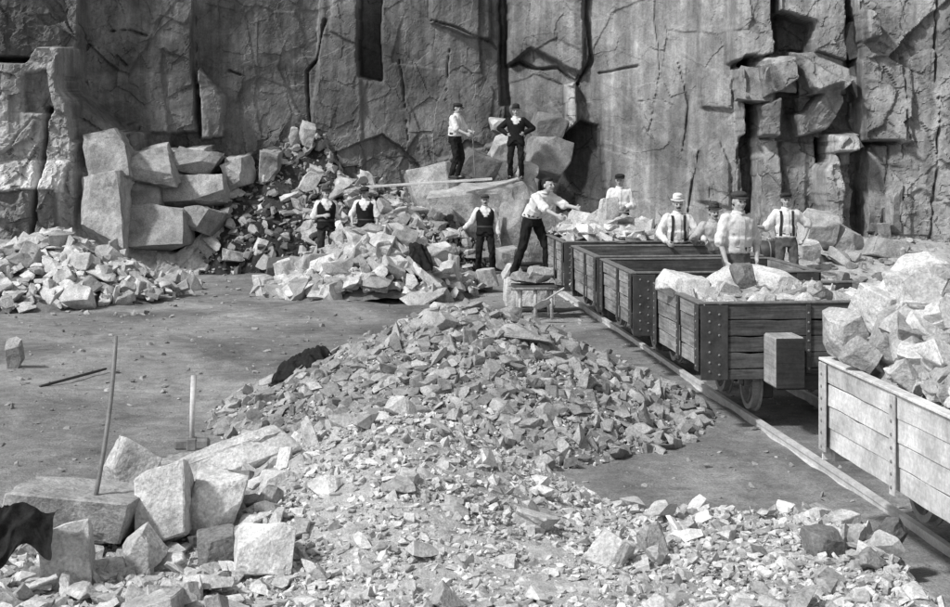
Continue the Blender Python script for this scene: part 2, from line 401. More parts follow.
def make_cliff():
    xs = np.concatenate([np.arange(-26, -13, 0.3), np.arange(-13, 13, 0.025), np.arange(13, 28, 0.3)])
    zs = np.concatenate([np.arange(-0.3, 6.8, 0.025), np.arange(6.8, 9, 0.15), np.arange(9, 17, 0.5)])
    X, Z = np.meshgrid(xs, zs)
    # main face in plan: solve the depth line in metres
    lu = np.linspace(-900, 1700, 800); ld = np.interp(lu, CU, CD); lx = (lu - 475) * ld / FPX
    D = np.interp(X, lx, ld)
    wx = X + 0.10 * fbm(X * 0.9, Z * 0.9, 31, 5); wz = Z + 0.10 * fbm(X * 0.9, Z * 0.9, 77, 5)
    off = np.zeros(X.shape); tone = np.full(X.shape, .8)
    for pts, o, gx, gz, tn in POLY:
        q = []
        for u, v in pts:
            d = cliff_d(u) - o; q.append(((u - 475) * d / FPX, CAM_H - (v - HOR) * d / FPX))
        m = inside(wx, wz, q)
        vis = [(max(-13, min(13, a)), max(0, min(7, b))) for a, b in q]
        cx = sum(a for a, _ in vis) / len(vis); cz = sum(b for _, b in vis) / len(vis)
        val = o + gx * np.clip(X - cx, -3, 3) + gz * np.clip(Z - cz, -2.5, 2.5)
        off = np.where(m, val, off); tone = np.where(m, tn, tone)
    for _ in range(2):
        e = np.pad(off, 1, mode='edge'); off = (e[1:-1, 1:-1] * 2 + e[:-2, 1:-1] + e[2:, 1:-1] + e[1:-1, :-2] + e[1:-1, 2:]) / 6
    for pts, wd, dp in CRACK:
        dist = np.full(X.shape, 1e9)
        q = []
        for u, v in pts:
            d = cliff_d(u) - .4; q.append(((u - 475) * d / FPX, CAM_H - (v - HOR) * d / FPX))
        for (x0, z0), (x1, z1) in zip(q[:-1], q[1:]):
            L = (x1 - x0) ** 2 + (z1 - z0) ** 2
            t = np.clip(((wx - x0) * (x1 - x0) + (wz - z0) * (z1 - z0)) / L, 0, 1)
            dist = np.minimum(dist, np.hypot(wx - x0 - t * (x1 - x0), wz - z0 - t * (z1 - z0)))
        wv = wd * .5 * np.clip(.55 + 1.3 * fbm(X * 1.7, Z * 1.7, 91, 3), .12, 1.3)
        off -= dp * .45 * np.clip(1.2 - dist / wv, 0, 1)
    rough = 0.55 + 0.45 * sstep(5.5, 8.0, X) + .45 * (1 - sstep(-10, -6.5, X))
    rough += .5 * (1 - sstep(-5.4, -4.6, X)) * (1 - sstep(2.6, 3.2, Z))
    smooth_wall = sstep(2.4, 3.0, X) * (1 - sstep(5.2, 5.8, X)); rough *= 1 - .5 * smooth_wall
    rough *= 1 - .5 * sstep(-8.6, -8.0, X) * (1 - sstep(1.6, 2.4, X)) * sstep(2.9, 3.4, Z)
    wx2 = X + .10 * fbm(X * 1.2, Z * 1.2, 5, 5); wz2 = Z + .12 * fbm(X * 1.2, Z * 1.2, 6, 5)
    off += rough * facets(wx2, wz2, 1.9, 2.3, 11, .13, .15)
    off += rough * facets(wx2 + .2 * wz2, wz2, .9, 1.5, 14, .05, .14)
    for _ in range(1):
        e = np.pad(off, 1, mode='edge'); off = (e[1:-1, 1:-1] * 2 + e[:-2, 1:-1] + e[2:, 1:-1] + e[1:-1, :-2] + e[1:-1, 2:]) / 6
    off += rough * facets(wx2, wz2, .55, .8, 12, .04, .18)
    off += rough * facets(wx2 * .9 + wz2 * .35, wz2, .24, .32, 13, .014, .18)
    off += rough * facets(wx2, wz2 * .9 - wx2 * .3, .10, .14, 15, .006, .18)
    off += .04 * fbm(X * .8, Z * .8, 41, 5) + .03 * rough * fbm(X * 7, Z * 7, 45, 3)
    Y = D - off
    Y = Y + np.clip(Z - 5, 0, 20) * .06                       # the face leans back a little
    nx = len(xs); ny = len(zs)
    i = (np.arange(ny - 1)[:, None] * nx + np.arange(nx - 1)[None, :]).ravel()
    V = np.stack([X, Y, Z], -1).reshape(-1, 3)
    quads = np.stack([i, i + 1, i + 1 + nx, i + nx], -1)
    # plateau behind the brow
    top = np.stack([xs, np.full(nx, 90.0), np.full(nx, 17.0)], -1); base = len(V); V = np.concatenate([V, top])
    k = np.arange(nx - 1); a = (ny - 1) * nx + k
    quads = np.concatenate([quads, np.stack([a, a + 1, base + k + 1, base + k], -1)])
    me = np_mesh('cliff', V, quads)
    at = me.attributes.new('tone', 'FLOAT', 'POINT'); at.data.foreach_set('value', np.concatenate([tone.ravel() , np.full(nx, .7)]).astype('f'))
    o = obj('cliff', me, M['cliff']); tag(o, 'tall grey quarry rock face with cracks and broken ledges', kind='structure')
    return o
CLIFF = make_cliff()

# ------------------------------------------------------------------ stones
def cut_rock(seed, size=(1, 1, 1), cuts=7, lo=.30, hi=.50):
    """angular fragment: a block cut by random planes"""
    rg = random.Random(seed)
    bm = bmesh.new(); bmesh.ops.create_cube(bm, size=1.0)
    rot = Matrix.Rotation(rg.uniform(-.4, .4), 3, 'X') @ Matrix.Rotation(rg.uniform(-.4, .4), 3, 'Y')
    bmesh.ops.transform(bm, matrix=rot.to_4x4(), verts=bm.verts)
    for k in range(cuts):
        nrm = Vector((rg.gauss(0, 1), rg.gauss(0, 1), rg.gauss(0, 1))).normalized()
        g = list(bm.verts) + list(bm.edges) + list(bm.faces)
        r = bmesh.ops.bisect_plane(bm, geom=g, dist=1e-5, plane_co=nrm * rg.uniform(lo, hi), plane_no=nrm, clear_outer=True)
        ed = [e for e in bm.edges if e.is_boundary]
        if ed: bmesh.ops.edgeloop_fill(bm, edges=ed)
    bmesh.ops.remove_doubles(bm, verts=bm.verts, dist=0.015)
    bmesh.ops.scale(bm, vec=size, verts=bm.verts)
    bmesh.ops.recalc_face_normals(bm, faces=bm.faces)
    return bm
def rock_fragment(seed):
    rg = random.Random(seed * 3 + 1)
    s = (rg.uniform(.95, 1.5), rg.uniform(.7, 1.05), rg.uniform(.26, .68))
    bm = cut_rock(seed, s, rg.randint(7, 11), .26, .47); bmesh.ops.triangulate(bm, faces=bm.faces)
    return bm
def roughen(bm, cuts=2, amp=.03, freq=2.5, seed=0):
    bmesh.ops.triangulate(bm, faces=bm.faces)
    for e in range(cuts):
        long = [e for e in bm.edges if e.calc_length() > .12]
        if not long: break
        bmesh.ops.subdivide_edges(bm, edges=long, cuts=1, use_grid_fill=True)
        bmesh.ops.triangulate(bm, faces=bm.faces)
    o = Vector((seed * 3.1, seed * 1.7, seed * .9)); bm.normal_update()
    mv = []
    for v in bm.verts:
        f = mnoise.fractal(v.co * freq + o, 1.0, 2.0, 4) * amp + (mnoise.cell(v.co * freq * 1.7 + o) - .5) * amp * .5
        mv.append(v.normal * f)
    for v, d in zip(bm.verts, mv): v.co += d
    return bm
LIB = []       # library of fragments shared by all the stones
for k in range(36):
    LIB.append(bm_mesh(rock_fragment(100 + k), 'fragment'))
LIBV = []
for me in LIB:
    v = np.zeros(len(me.vertices) * 3); me.vertices.foreach_get('co', v); v = v.reshape(-1, 3)
    f = np.zeros(len(me.polygons) * 3, 'i'); me.polygons.foreach_get('vertices', f); LIBV.append((v, f.reshape(-1, 3)))
LIBH = []
for k in range(36):
    bm = rock_fragment(100 + k); bmesh.ops.dissolve_limit(bm, angle_limit=.02, verts=bm.verts, edges=bm.edges)
    bmesh.ops.bevel(bm, geom=list(bm.edges), offset=.022, segments=1, affect='EDGES')
    LIBH.append(bm_mesh(roughen(bm, 1, .035, 3.0, k), 'stone'))
def lib_for(mat):
    key = 'lib_' + mat
    if key not in M:
        out = []
        for me in LIBH:
            c = me.copy(); c.materials.append(M[mat]); out.append(c)
        M[key] = out
    return M[key]
def rand_mats(n, rg, flat=None, nrm=None):
    """random orientations; flat stones lie along the slope"""
    out = []
    for i in range(n):
        if flat is not None and rg.random() < flat:
            q = Quaternion((0, 0, 1), rg.uniform(0, 6.28))
            t = Quaternion(Vector((rg.gauss(0, 1), rg.gauss(0, 1), 0.001)).normalized(), rg.gauss(0, .35))
            m = (t @ q).to_matrix()
            if nrm is not None:
                m = Vector((0, 0, 1)).rotation_difference(Vector(nrm[i])).to_matrix() @ m
        else:
            m = Quaternion(Vector((rg.gauss(0, 1), rg.gauss(0, 1), rg.gauss(0, 1))).normalized(), rg.uniform(0, 6.28)).to_matrix()
        out.append(m)
    return out
def merged_stones(name, pos, size, mats, mat, parent=None, seed=0):
    rg = random.Random(seed); Vs = []; Fs = []; base = 0
    for p, s, m in zip(pos, size, mats):
        v, f = LIBV[rg.randrange(len(LIBV))]
        a = np.array(m)
        Vs.append(v @ a.T * s + p); Fs.append(f + base); base += len(v)
    me = np_mesh(name, np.concatenate(Vs), np.concatenate(Fs))
    o = obj(name, me, M[mat], parent); o['kind'] = 'stuff'
    return o
def single_stones(pos, size, mats, mat, parent, name='stone', seed=0):
    rg = random.Random(seed); lib = lib_for(mat)
    for p, s, m in zip(pos, size, mats):
        o = bpy.data.objects.new(name, lib[rg.randrange(len(lib))])
        o.matrix_world = Matrix.Translation(Vector(p)) @ m.to_4x4() @ Matrix.Diagonal((s, s, s, 1))
        link(o); o.parent = parent
def surf_normal(fn, x, y, e=.12):
    gx = (fn(x + e, y) - fn(x - e, y)) / (2 * e); gy = (fn(x, y + e) - fn(x, y - e)) / (2 * e)
    n = np.stack([-gx, -gy, np.ones_like(gx)], -1); return n / np.linalg.norm(n, axis=1)[:, None]
def heap_base(name, fn, x0, x1, y0, y1, step, mat, rough=.03):
    xs = np.arange(x0, x1, step); ys = np.arange(y0, y1, step); X, Y = np.meshgrid(xs, ys)
    Z = fn(X, Y)
    Z = Z + np.where(Z > 0, rough * fbm(X * 4, Y * 4, 21, 4) + rough * .5 * fbm(X * 16, Y * 16, 22, 2), 0)
    nx = len(xs); ny = len(ys)
    i = (np.arange(ny - 1)[:, None] * nx + np.arange(nx - 1)[None, :]).ravel()
    q = np.stack([i, i + 1, i + 1 + nx, i + nx], -1)
    zz = Z.ravel(); q = q[(zz[q] > -.1).any(1)]
    return obj(name, np_mesh(name, np.stack([X, Y, Z], -1).reshape(-1, 3), q), M[mat])
def scatter(fn, n, box, smin, smax, power, seed, inside_fn=None, sink=.15, zmin=.0, flat=.7, layers=0.0, dens=None):
    """stones on a heap surface: positions, sizes, orientations (largest first)"""
    g = np.random.default_rng(seed); x0, x1, y0, y1 = box
    X = g.uniform(x0, x1, n * 6); Y = g.uniform(y0, y1, n * 6)
    Z = fn(X, Y); ok = Z > zmin
    if dens is not None: ok &= g.random(len(X)) < dens(X, Y)
    X = X[ok][:n]; Y = Y[ok][:n]; Z = Z[ok][:n]; m = len(X)
    s = smin * (smax / smin) ** (g.random(m) ** power); s *= np.where(g.random(m) < .012, 1.9, 1.0)
    nr = surf_normal(fn, X, Y)
    lift = s * (g.random(m) * .45 - sink) + layers * g.random(m)
    pos = np.stack([X, Y, Z], -1) + nr * lift[:, None]
    o = np.argsort(-s); pos = pos[o]; s = s[o]; nr = nr[o]
    rg = random.Random(seed)
    return pos, s, rand_mats(m, rg, flat, nr)
def seen_order(pos, size):
    """stones that show largest first"""
    return np.argsort(-(size / np.maximum(pos[:, 1], 1)))
def fill_heap(heap, data, nparts, mat_big, mat_small, seed, part='stone', stuff='stone_fragments'):
    pos, s, ms = data; o = seen_order(pos, s); a = o[:nparts]; b = o[nparts:]
    single_stones(pos[a], s[a], [ms[i] for i in a], mat_big, heap, part, seed)
    if len(b): merged_stones(stuff, pos[b], s[b], [ms[i] for i in b], mat_small, heap, seed + 1)

# ---- heap surfaces (metres)
def z_upper(x, y):
    r = np.sqrt(((x + .05) / np.where(x > 0, 2.62, 2.85)) ** 2 + ((y - 17.3) / np.where(y < 17.3, 2.9, 2.4)) ** 2)
    r = r * (1 + .12 * fbm(x * .6, y * .6, 61, 3))
    return 1.30 * (1 - np.sqrt(r * r + .012)) - .02
def z_front(x, y):
    r = np.sqrt(((x + .55) / np.where(x > -.55, 1.75, 2.3)) ** 2 + ((y - 12.35) / np.where(y < 12.35, 3.4, 1.9)) ** 2)
    a = .98 * (1 - np.sqrt(r * r + .02))
    edge = 12.80 + .32 * sstep(.4, 1.2, x) - .24 * np.clip(x - .6, 0, 4) + .25 * fbm(x * .8, y * .2 + 3, 63, 3)
    b = .27 * sstep(0, 1.3, edge - y) + .05 * fbm(x * 1.3, y * 1.3, 64, 3) - .03
    side = sstep(-3.6, -3.1, x) * (1 - sstep(2.65, 3.1, x + .0 * y))
    b = np.where(edge - y > 0, b, -.2) * side - .3 * (1 - side)
    k = .12                                                     # smooth maximum
    h = np.clip(.5 + .5 * (a - b) / k, 0, 1)
    return b + (a - b) * h + k * h * (1 - h)
def z_left(x, y):
    r = np.sqrt(((x + 7.9) / 2.5) ** 2 + ((y - 29.6) / 2.3) ** 2) * (1 + .15 * fbm(x * .8, y * .8, 66, 3))
    return 1.15 * (1 - r)
def z_mid(x, y):
    r = np.sqrt(((x + 1.85) / np.where(x > -1.85, 1.75, 2.15)) ** 2 + ((y - 30.2) / 1.8) ** 2) * (1 + .2 * fbm(x * .9, y * .9, 67, 3))
    return 1.10 * (1 - r) * (.45 + .55 * sstep(-3.6, -2.2, x))
TU = [140, 170, 200, 250, 285, 305, 322, 340, 370, 420, 450, 480, 520, 560]
TZ = [.2, .7, 1.5, 2.2, 2.7, 3.4, 2.9, 1.9, 1.75, 1.45, .95, .45, .1, -.2]
def z_talus(x, y):
    u = 475 + FPX * x / np.maximum(y, 1)
    zm = np.interp(u, TU, TZ) + .5 * fbm(x * 1.6, y * .5, 73, 3)
    y0 = np.interp(u, [140, 200, 330, 400, 470, 560], [34.2, 34.4, 34.3, 33.9, 34.6, 36]) + 1.1 * fbm(x * .7, y * .3, 70, 3)
    s = (y - y0) * .80
    k = .4; h = np.clip(.5 + .5 * (s - zm) / k, 0, 1)
    return s + (zm - s) * h - k * h * (1 - h) + .22 * fbm(x * 1.1, y * 1.1, 71, 4)
def z_right(x, y):
    u = 475 + FPX * x / np.maximum(y, 1)
    zm = .95 * sstep(640, 790, u)
    s = (y - 27.0 + .0 * x) * .17
    return np.minimum(s, zm) + .10 * fbm(x * 1.1, y * 1.1, 74, 3) - .05

# ---- rubble heaps
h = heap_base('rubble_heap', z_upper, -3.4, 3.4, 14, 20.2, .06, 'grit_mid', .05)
tag(h, 'big cone of coarse broken stone in the middle of the quarry floor', 'rubble heap')
fill_heap(h, scatter(z_upper, 11000, (-3.2, 3.2, 14.0, 19.9), .035, .21, 2.6, 1, zmin=-.02, flat=.65), 300, 'stone_mid', 'stone_mid_i', 11)
ps, ss, mm = scatter(z_upper, 14000, (-3.2, 3.1, 14.1, 19.9), .014, .05, 1.6, 101, zmin=-.03, flat=.4)
merged_stones('stone_chips', ps, ss, mm, 'stone_i', h, 102)
h = heap_base('gravel_heap', z_front, -3.9, 3.5, 6.0, 14.2, .05, 'grit', .035)
tag(h, 'pale low heap of fine gravel and stones filling the bottom of the picture', 'gravel heap')
def d_front(x, y):           # coarse stones lie left and right, fine grit in the middle
    return np.clip(.09 + .75 * (sstep(-.9, -1.5, -(-x)) if False else 1 - sstep(-1.6, -.9, x)) + .42 * sstep(.6, 1.2, x) * (1 - sstep(13.0, 13.3, y)), 0, 1)
ps, ss, mm = scatter(z_front, 3600, (-3.7, 3.2, 7.0, 14), .045, .26, 2.3, 2, zmin=.0, flat=.6, dens=d_front); ss = np.where(ps[:, 0] > .6, ss * .72, ss)
fill_heap(h, (ps, ss, mm), 300, 'stone', 'stone_i', 13)
ps, ss, mm = scatter(z_front, 34000, (-3.7, 3.2, 7.4, 14.2), .014, .075, 2.0, 3, zmin=-.02, flat=.3)
merged_stones('gravel', ps, ss, mm, 'stone_i', h, 15)
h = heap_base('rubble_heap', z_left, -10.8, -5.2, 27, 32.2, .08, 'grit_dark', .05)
tag(h, 'pile of pale angular stones below the cliff at the left edge', 'rubble heap')
fill_heap(h, scatter(z_left, 900, (-10.6, -5.3, 27.1, 32), .12, .52, 1.7, 4, flat=.55, layers=.12), 300, 'stone', 'stone_i', 17)
h = heap_base('rubble_heap', z_mid, -4.4, .4, 28.5, 33.4, .08, 'grit_dark', .05)
tag(h, 'pile of large pale quarried blocks in front of the two waistcoated men', 'rubble heap')
fill_heap(h, scatter(z_mid, 800, (-4.3, .3, 28.6, 33.3), .13, .6, 1.6, 5, flat=.5, layers=.14, dens=lambda x, y: np.where((y > 31.2) & (475 + FPX * x / y > 312) & (475 + FPX * x / y < 386), 0.0, 1.0)), 300, 'stone', 'stone_i', 19)
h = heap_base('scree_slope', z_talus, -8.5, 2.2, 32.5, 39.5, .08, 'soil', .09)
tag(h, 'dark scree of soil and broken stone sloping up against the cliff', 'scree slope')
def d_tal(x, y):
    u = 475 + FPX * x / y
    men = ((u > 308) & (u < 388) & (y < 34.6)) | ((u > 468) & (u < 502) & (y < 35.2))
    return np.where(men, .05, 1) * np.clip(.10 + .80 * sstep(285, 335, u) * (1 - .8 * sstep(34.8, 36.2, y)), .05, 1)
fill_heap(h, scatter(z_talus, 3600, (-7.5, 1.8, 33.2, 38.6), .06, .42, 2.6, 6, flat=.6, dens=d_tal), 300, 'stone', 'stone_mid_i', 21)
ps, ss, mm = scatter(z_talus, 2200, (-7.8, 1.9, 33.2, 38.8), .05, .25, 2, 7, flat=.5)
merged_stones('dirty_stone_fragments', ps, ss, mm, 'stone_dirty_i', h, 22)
h = heap_base('rubble_bank', z_right, 3.0, 11.5, 27.2, 34.5, .09, 'grit', .06)
tag(h, 'low rubble bank between the wagons and the right-hand cliff', 'rubble bank')
fill_heap(h, scatter(z_right, 700, (3.2, 11.2, 27.4, 34.2), .07, .55, 2.5, 8, flat=.6), 200, 'stone_mid', 'stone_mid_i', 23)

# small stones lying about on the floor
g = np.random.default_rng(55)
n = 6500; yy = 11 + 23 * g.random(n) ** .8; xx = (g.random(n) - .5) * 0.66 * yy * 1.1
ss = .009 * (9 ** (g.random(n) ** 3.4)) * (.7 + yy / 40); ps = np.stack([xx, yy, ground_z(xx, yy) + ss * .1], -1)
merged_stones('scattered_stones', ps, ss, rand_mats(n, random.Random(5), .6), 'stone_mid_i', None, 56)['label'] = 'loose small stones scattered over the quarry floor'

# ------------------------------------------------------------------ single blocks
def boulder(name, c, size, rot, seed, mat, label, cat='stone block', parent=None, cuts=7, lo=.38, hi=.62, amp=.014, group=None, bev=.016):
    bm = cut_rock(seed, (1, 1, 1), cuts, lo, hi)
    # fit to the unit box, then scale to size
    lo_ = [min(v.co[k] for v in bm.verts) for k in range(3)]; hi_ = [max(v.co[k] for v in bm.verts) for k in range(3)]
    for v in bm.verts:
        for k in range(3): v.co[k] = ((v.co[k] - lo_[k]) / (hi_[k] - lo_[k]) - .5) * size[k]
    mx = max(size)
    bmesh.ops.bevel(bm, geom=list(bm.edges), offset=bev * mx, segments=1, affect='EDGES')
    bmesh.ops.triangulate(bm, faces=bm.faces)
    for _ in range(4):
        lng = [e for e in bm.edges if e.calc_length() > mx * .09]
        if not lng or len(bm.faces) > 2500: break
        bmesh.ops.subdivide_edges(bm, edges=lng, cuts=1, use_grid_fill=True); bmesh.ops.triangulate(bm, faces=bm.faces)
    bm.normal_update(); o = Vector((seed * 3.1, seed * 1.7, seed * .9)); mv = []
    for v in bm.verts:
        q = v.co / mx
        mv.append(v.normal * mx * amp * (mnoise.fractal(q * 3 + o, 1.0, 2.0, 5) + .6 * (mnoise.cell(q * 6 + o) - .5)))
    for v, d in zip(bm.verts, mv): v.co += d
    o = obj(name, bm_mesh(bm, name), M[mat], parent)
    o.location = c; o.rotation_euler = rot
    if label: tag(o, label, cat, group)
    return o
def block_px(u0, v0, u1, v1, d, dep, rot, seed, mat, label, name='stone_block', cat='stone block', **kw):
    """block whose front shows between two pixel corners at depth d"""
    a = P(u0, v1, d); b = P(u1, v0, d)
    return boulder(name, ((a.x + b.x) / 2, d + dep / 2, (a.z + b.z) / 2), (b.x - a.x, dep, b.z - a.z), rot, seed, mat, label, cat, **kw)
# foreground blocks at the lower left
block_px(30, 522, 88, 625, 9.7, .40, (0, .03, .12), 201, 'block', 'upright squared block under the dark coat in the lower left corner', lo=.5, hi=.72)
block_px(-10, 494, 136, 552, 10.3, .75, (-.12, .03, -.1), 202, 'stone_pale', 'broad flat-topped block that the long iron bar stands on', lo=.5, hi=.72)
block_px(92, 440, 150, 520, 11.2, .42, (.1, .25, .3), 203, 'stone_pale', 'pale pointed block leaning behind the broad flat-topped block', lo=.42, hi=.6)
block_px(126, 462, 190, 566, 10.5, .5, (-.2, .16, -.05), 204, 'block', 'tall block with a bright top and shaded front beside the flat-topped one', lo=.5, hi=.7)
block_px(178, 470, 236, 560, 10.75, .45, (-.25, .2, .2), 205, 'block', 'pale tilted block right of the tall one with the shaded front', lo=.45, hi=.66)
block_px(148, 440, 304, 492, 11.9, .26, (-.12, -.30, .0), 206, 'stone_pale', 'long pale slab sloping down to the left beside the hammer', 'stone_slab', lo=.55, hi=.75)
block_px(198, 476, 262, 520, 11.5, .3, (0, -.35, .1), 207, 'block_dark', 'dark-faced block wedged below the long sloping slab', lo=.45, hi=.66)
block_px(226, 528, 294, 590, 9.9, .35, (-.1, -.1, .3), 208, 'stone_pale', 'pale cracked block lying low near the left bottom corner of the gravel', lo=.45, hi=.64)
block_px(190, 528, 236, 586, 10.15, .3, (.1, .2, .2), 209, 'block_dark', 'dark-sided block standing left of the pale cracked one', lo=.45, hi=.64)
block_px(120, 538, 160, 572, 10.0, .3, (.3, .7, .2), 210, 'stone_pale', 'small rounded pale stone in front of the tall block', lo=.4, hi=.55)
block_px(255, 472, 296, 512, 11.3, .25, (-.4, .2, .4), 211, 'block', 'rough cube-like stone below the top end of the long slab', lo=.42, hi=.6)
block_px(588, 533, 634, 584, 10.3, .22, (-.25, .05, -.35), 212, 'stone_pale', 'pale squarish slab with a dark right side low in the gravel', lo=.5, hi=.7)
block_px(640, 524, 668, 574, 10.5, .2, (-.2, .05, .2), 213, 'block', 'narrow upright stone just right of the pale squarish slab', lo=.5, hi=.66)
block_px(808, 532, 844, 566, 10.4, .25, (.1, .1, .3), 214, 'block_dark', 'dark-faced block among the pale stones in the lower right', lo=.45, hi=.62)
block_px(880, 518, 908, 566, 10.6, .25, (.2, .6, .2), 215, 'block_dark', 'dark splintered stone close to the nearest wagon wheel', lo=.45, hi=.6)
block_px(436, 314, 458, 332, 16.6, .22, (.2, .2, .5), 216, 'stone_pale', 'pale pointed stone sitting on the crest of the coarse heap')
block_px(2, 338, 21, 374, 20.3, .3, (0, .05, .2), 217, 'block', 'small upright stone standing alone at the left edge', lo=.5, hi=.66)
# jointed blocks standing proud in the rock face
LB = [(84,134,121,184,33.5,1.2,0), (84,182,119,252,33.2,1.2,0), (119,147,167,188,34.2,1.2,0), (116,184,152,216,34.0,1.0,1), (118,211,178,254,33.5,1.2,0), (165,149,212,178,35.1,1.2,0), (168,179,219,208,35.0,1.2,0),
      (221,155,248,192,35.5,1.0,0), (257,149,278,186,35.9,.9,0), (198,112,224,142,37.3,.7,0), (180,210,216,238,34.0,1.0,1), (283,140,300,170,36.9,.7,0),
      (740,64,783,108,33.3,1.1,1), (766,53,804,93,33.0,1.1,2), (797,49,861,100,33.1,1.2,1), (795,84,850,139,33.5,1.0,1), (836,131,867,155,32.7,1.0,2), (825,153,852,245,33.1,.9,1), (850,60,882,102,33.0,.9,1), (866,10,892,46,32.7,.8,1), (878,42,914,84,32.8,.8,1),
      (849,99,878,142,33.2,.8,1), (876,82,912,126,32.7,.8,1), (866,145,915,245,32.7,.8,1), (755,139,786,240,34.0,.7,1), (844,16,872,62,33.2,.8,1), (890,180,905,240,32.2,.5,1)]
rgb_ = random.Random(12)
for k, (u0, v0, u1, v1, d, dp, mt) in enumerate(LB):
    if u0 < 215: ex = .16 * (u1 - u0); ey = .14 * (v1 - v0); u0 -= ex; u1 += ex; v0 -= ey; v1 += ey
    block_px(u0, v0, u1, v1, d + (.62 if u0 < 300 else .32), dp + .4, (rgb_.uniform(-.05, .05), rgb_.uniform(-.04, .04), rgb_.uniform(-.16, .16)), 400 + k, ('ledge_pale', 'ledge', 'ledge_pale')[mt], None, 'ledge_block', parent=CLIFF, cuts=7, lo=.40, hi=.70, amp=.018, bev=.005)
# ledge of fallen blocks at the back, where two men stand
LD = 35.6
block_px(402, 160, 462, 216, LD + .7, 1.3, (0, .05, .1), 221, 'block', 'square pale block under the plank on the left of the ledge', lo=.52, hi=.72)
block_px(428, 176, 556, 262, LD, 1.7, (-.06, .02, -.1), 222, 'block', 'huge flat-topped boulder carrying the two men on the ledge', 'boulder', 'boulder', lo=.52, hi=.74)
block_px(500, 196, 552, 270, LD - 1.3, .9, (.05, .12, .3), 223, 'block', 'tall rounded boulder behind the young man loading the wagon', 'boulder', cat='boulder', lo=.42, hi=.6)
block_px(524, 130, 572, 186, LD + 1.0, .9, (.1, .55, .2), 224, 'stone_mid', 'pale slanting slab to the right of the man in the dark suit', 'stone_slab', lo=.5, hi=.7)
block_px(488, 132, 520, 180, LD + 1.3, .7, (.1, -.1, .2), 225, 'stone_mid', 'upright block behind the legs of the man in the dark suit', lo=.48, hi=.66)
block_px(456, 150, 504, 182, LD + 1.2, .8, (.1, .2, .2), 226, 'block_dark', 'low dark block between the two men on the ledge', lo=.48, hi=.66)
block_px(530, 112, 566, 148, LD + 2.4, .8, (.1, .1, .2), 227, 'block_dark', 'tilted block high on the ledge against the cliff corner', lo=.48, hi=.66)
block_px(518, 160, 538, 182, LD + .5, .5, (0, .05, .2), 228, 'block', 'small squared block at the feet of the man in the dark suit', lo=.5, hi=.66)
block_px(488, 118, 522, 136, LD + 2.2, .7, (.1, .2, .2), 229, 'stone_mid', 'rough block behind the shoulder of the man in the dark suit', lo=.48, hi=.66)
block_px(497, 246, 519, 272, 33.6, .5, (0, .05, .3), 230, 'block', 'knee-high block beside the feet of the waistcoated man facing the camera', lo=.5, hi=.66)
block_px(502, 264, 524, 287, 31.6, .5, (0, .1, .1), 231, 'block', 'grey block between the waistcoated man and the loaded barrow', lo=.48, hi=.66)
block_px(474, 268, 498, 290, 30.4, .5, (.1, .1, .4), 232, 'stone_pale', 'pale cube-like block at the right end of the block pile', lo=.5, hi=.66)
block_px(262, 258, 312, 280, 31.6, .7, (.05, -.08, .1), 233, 'block_dark', 'dark flat slab lying left of the large block pile', 'stone_slab', lo=.5, hi=.7)
block_px(392, 246, 424, 276, 29.6, .5, (.3, .3, .3), 234, 'stone_pale', 'big pale wedge standing up in the block pile', lo=.45, hi=.62)
block_px(410, 246, 452, 272, 30.6, .6, (.2, -.3, .3), 235, 'block', 'large slab leaning at the right of the block pile', 'stone_slab', lo=.48, hi=.66)
block_px(804, 210, 836, 250, 31.3, .8, (.1, .1, .3), 236, 'stone_mid', 'rounded grey boulder behind the man with hand on hip', 'boulder', 'boulder', lo=.45, hi=.62)
block_px(830, 225, 868, 258, 31.5, .8, (.1, .2, .1), 237, 'stone_mid', 'pale wedge of rock at the foot of the right-hand cliff', 'boulder', 'boulder', lo=.45, hi=.62)
block_px(800, 240, 826, 262, 29.8, .5, (.1, .2, .1), 238, 'block', 'small pale block beside the hip of the man on the right', lo=.45, hi=.62)
block_px(868, 238, 912, 264, 30.8, .7, (.1, .1, .2), 239, 'block', 'low broad block near the right edge below the cliff', lo=.48, hi=.66)
# stones among the scree
block_px(330, 184, 366, 206, 36.2, .6, (.1, .05, .2), 240, 'block', 'pale block half buried high in the scree under the plank end', lo=.5, hi=.66)
block_px(298, 120, 314, 148, 37.2, .5, (.1, .1, .2), 241, 'block', 'pale upright stone at the very top of the scree', lo=.48, hi=.64)
block_px(300, 170, 316, 196, 36.6, .5, (.1, .5, .2), 242, 'stone_pale', 'pale wedge stone below the top of the scree', lo=.45, hi=.62)

# ------------------------------------------------------------------ railway track
DIR = Vector((-0.0931, 1, 0)).normalized(); ANG = math.atan2(0.0931, 1)
def along(a, y): return Vector((a - 0.0931 * y, y, 0))
def rail(a, label):
    bm = bmesh.new()
    prof = [(-.045, 0), (.045, 0), (.045, .015), (.012, .03), (.012, .075), (.027, .085), (.027, .115), (-.027, .115), (-.027, .085), (-.012, .075), (-.012, .03), (-.045, .015)]
    ys = np.arange(4.0, 33.6, .4); rg = random.Random(3); rows = []
    for y in ys:
        c = along(a, y); c.x += .010 * math.sin(y * .6); z0 = -.03 + .006 * math.sin(y * .5)
        rows.append([c + Vector((px, 0, pz + z0)) for px, pz in prof])
    rings(bm, rows)
    return tag(obj('rail', bm_mesh(bm, 'rail'), M['rail']), label, 'rail', 'rails of the wagon track')
rail(4.43, 'dusty iron rail nearest the rubble heap under the left wagon wheels')
rail(5.45, 'iron rail on the far right side under the wagons')
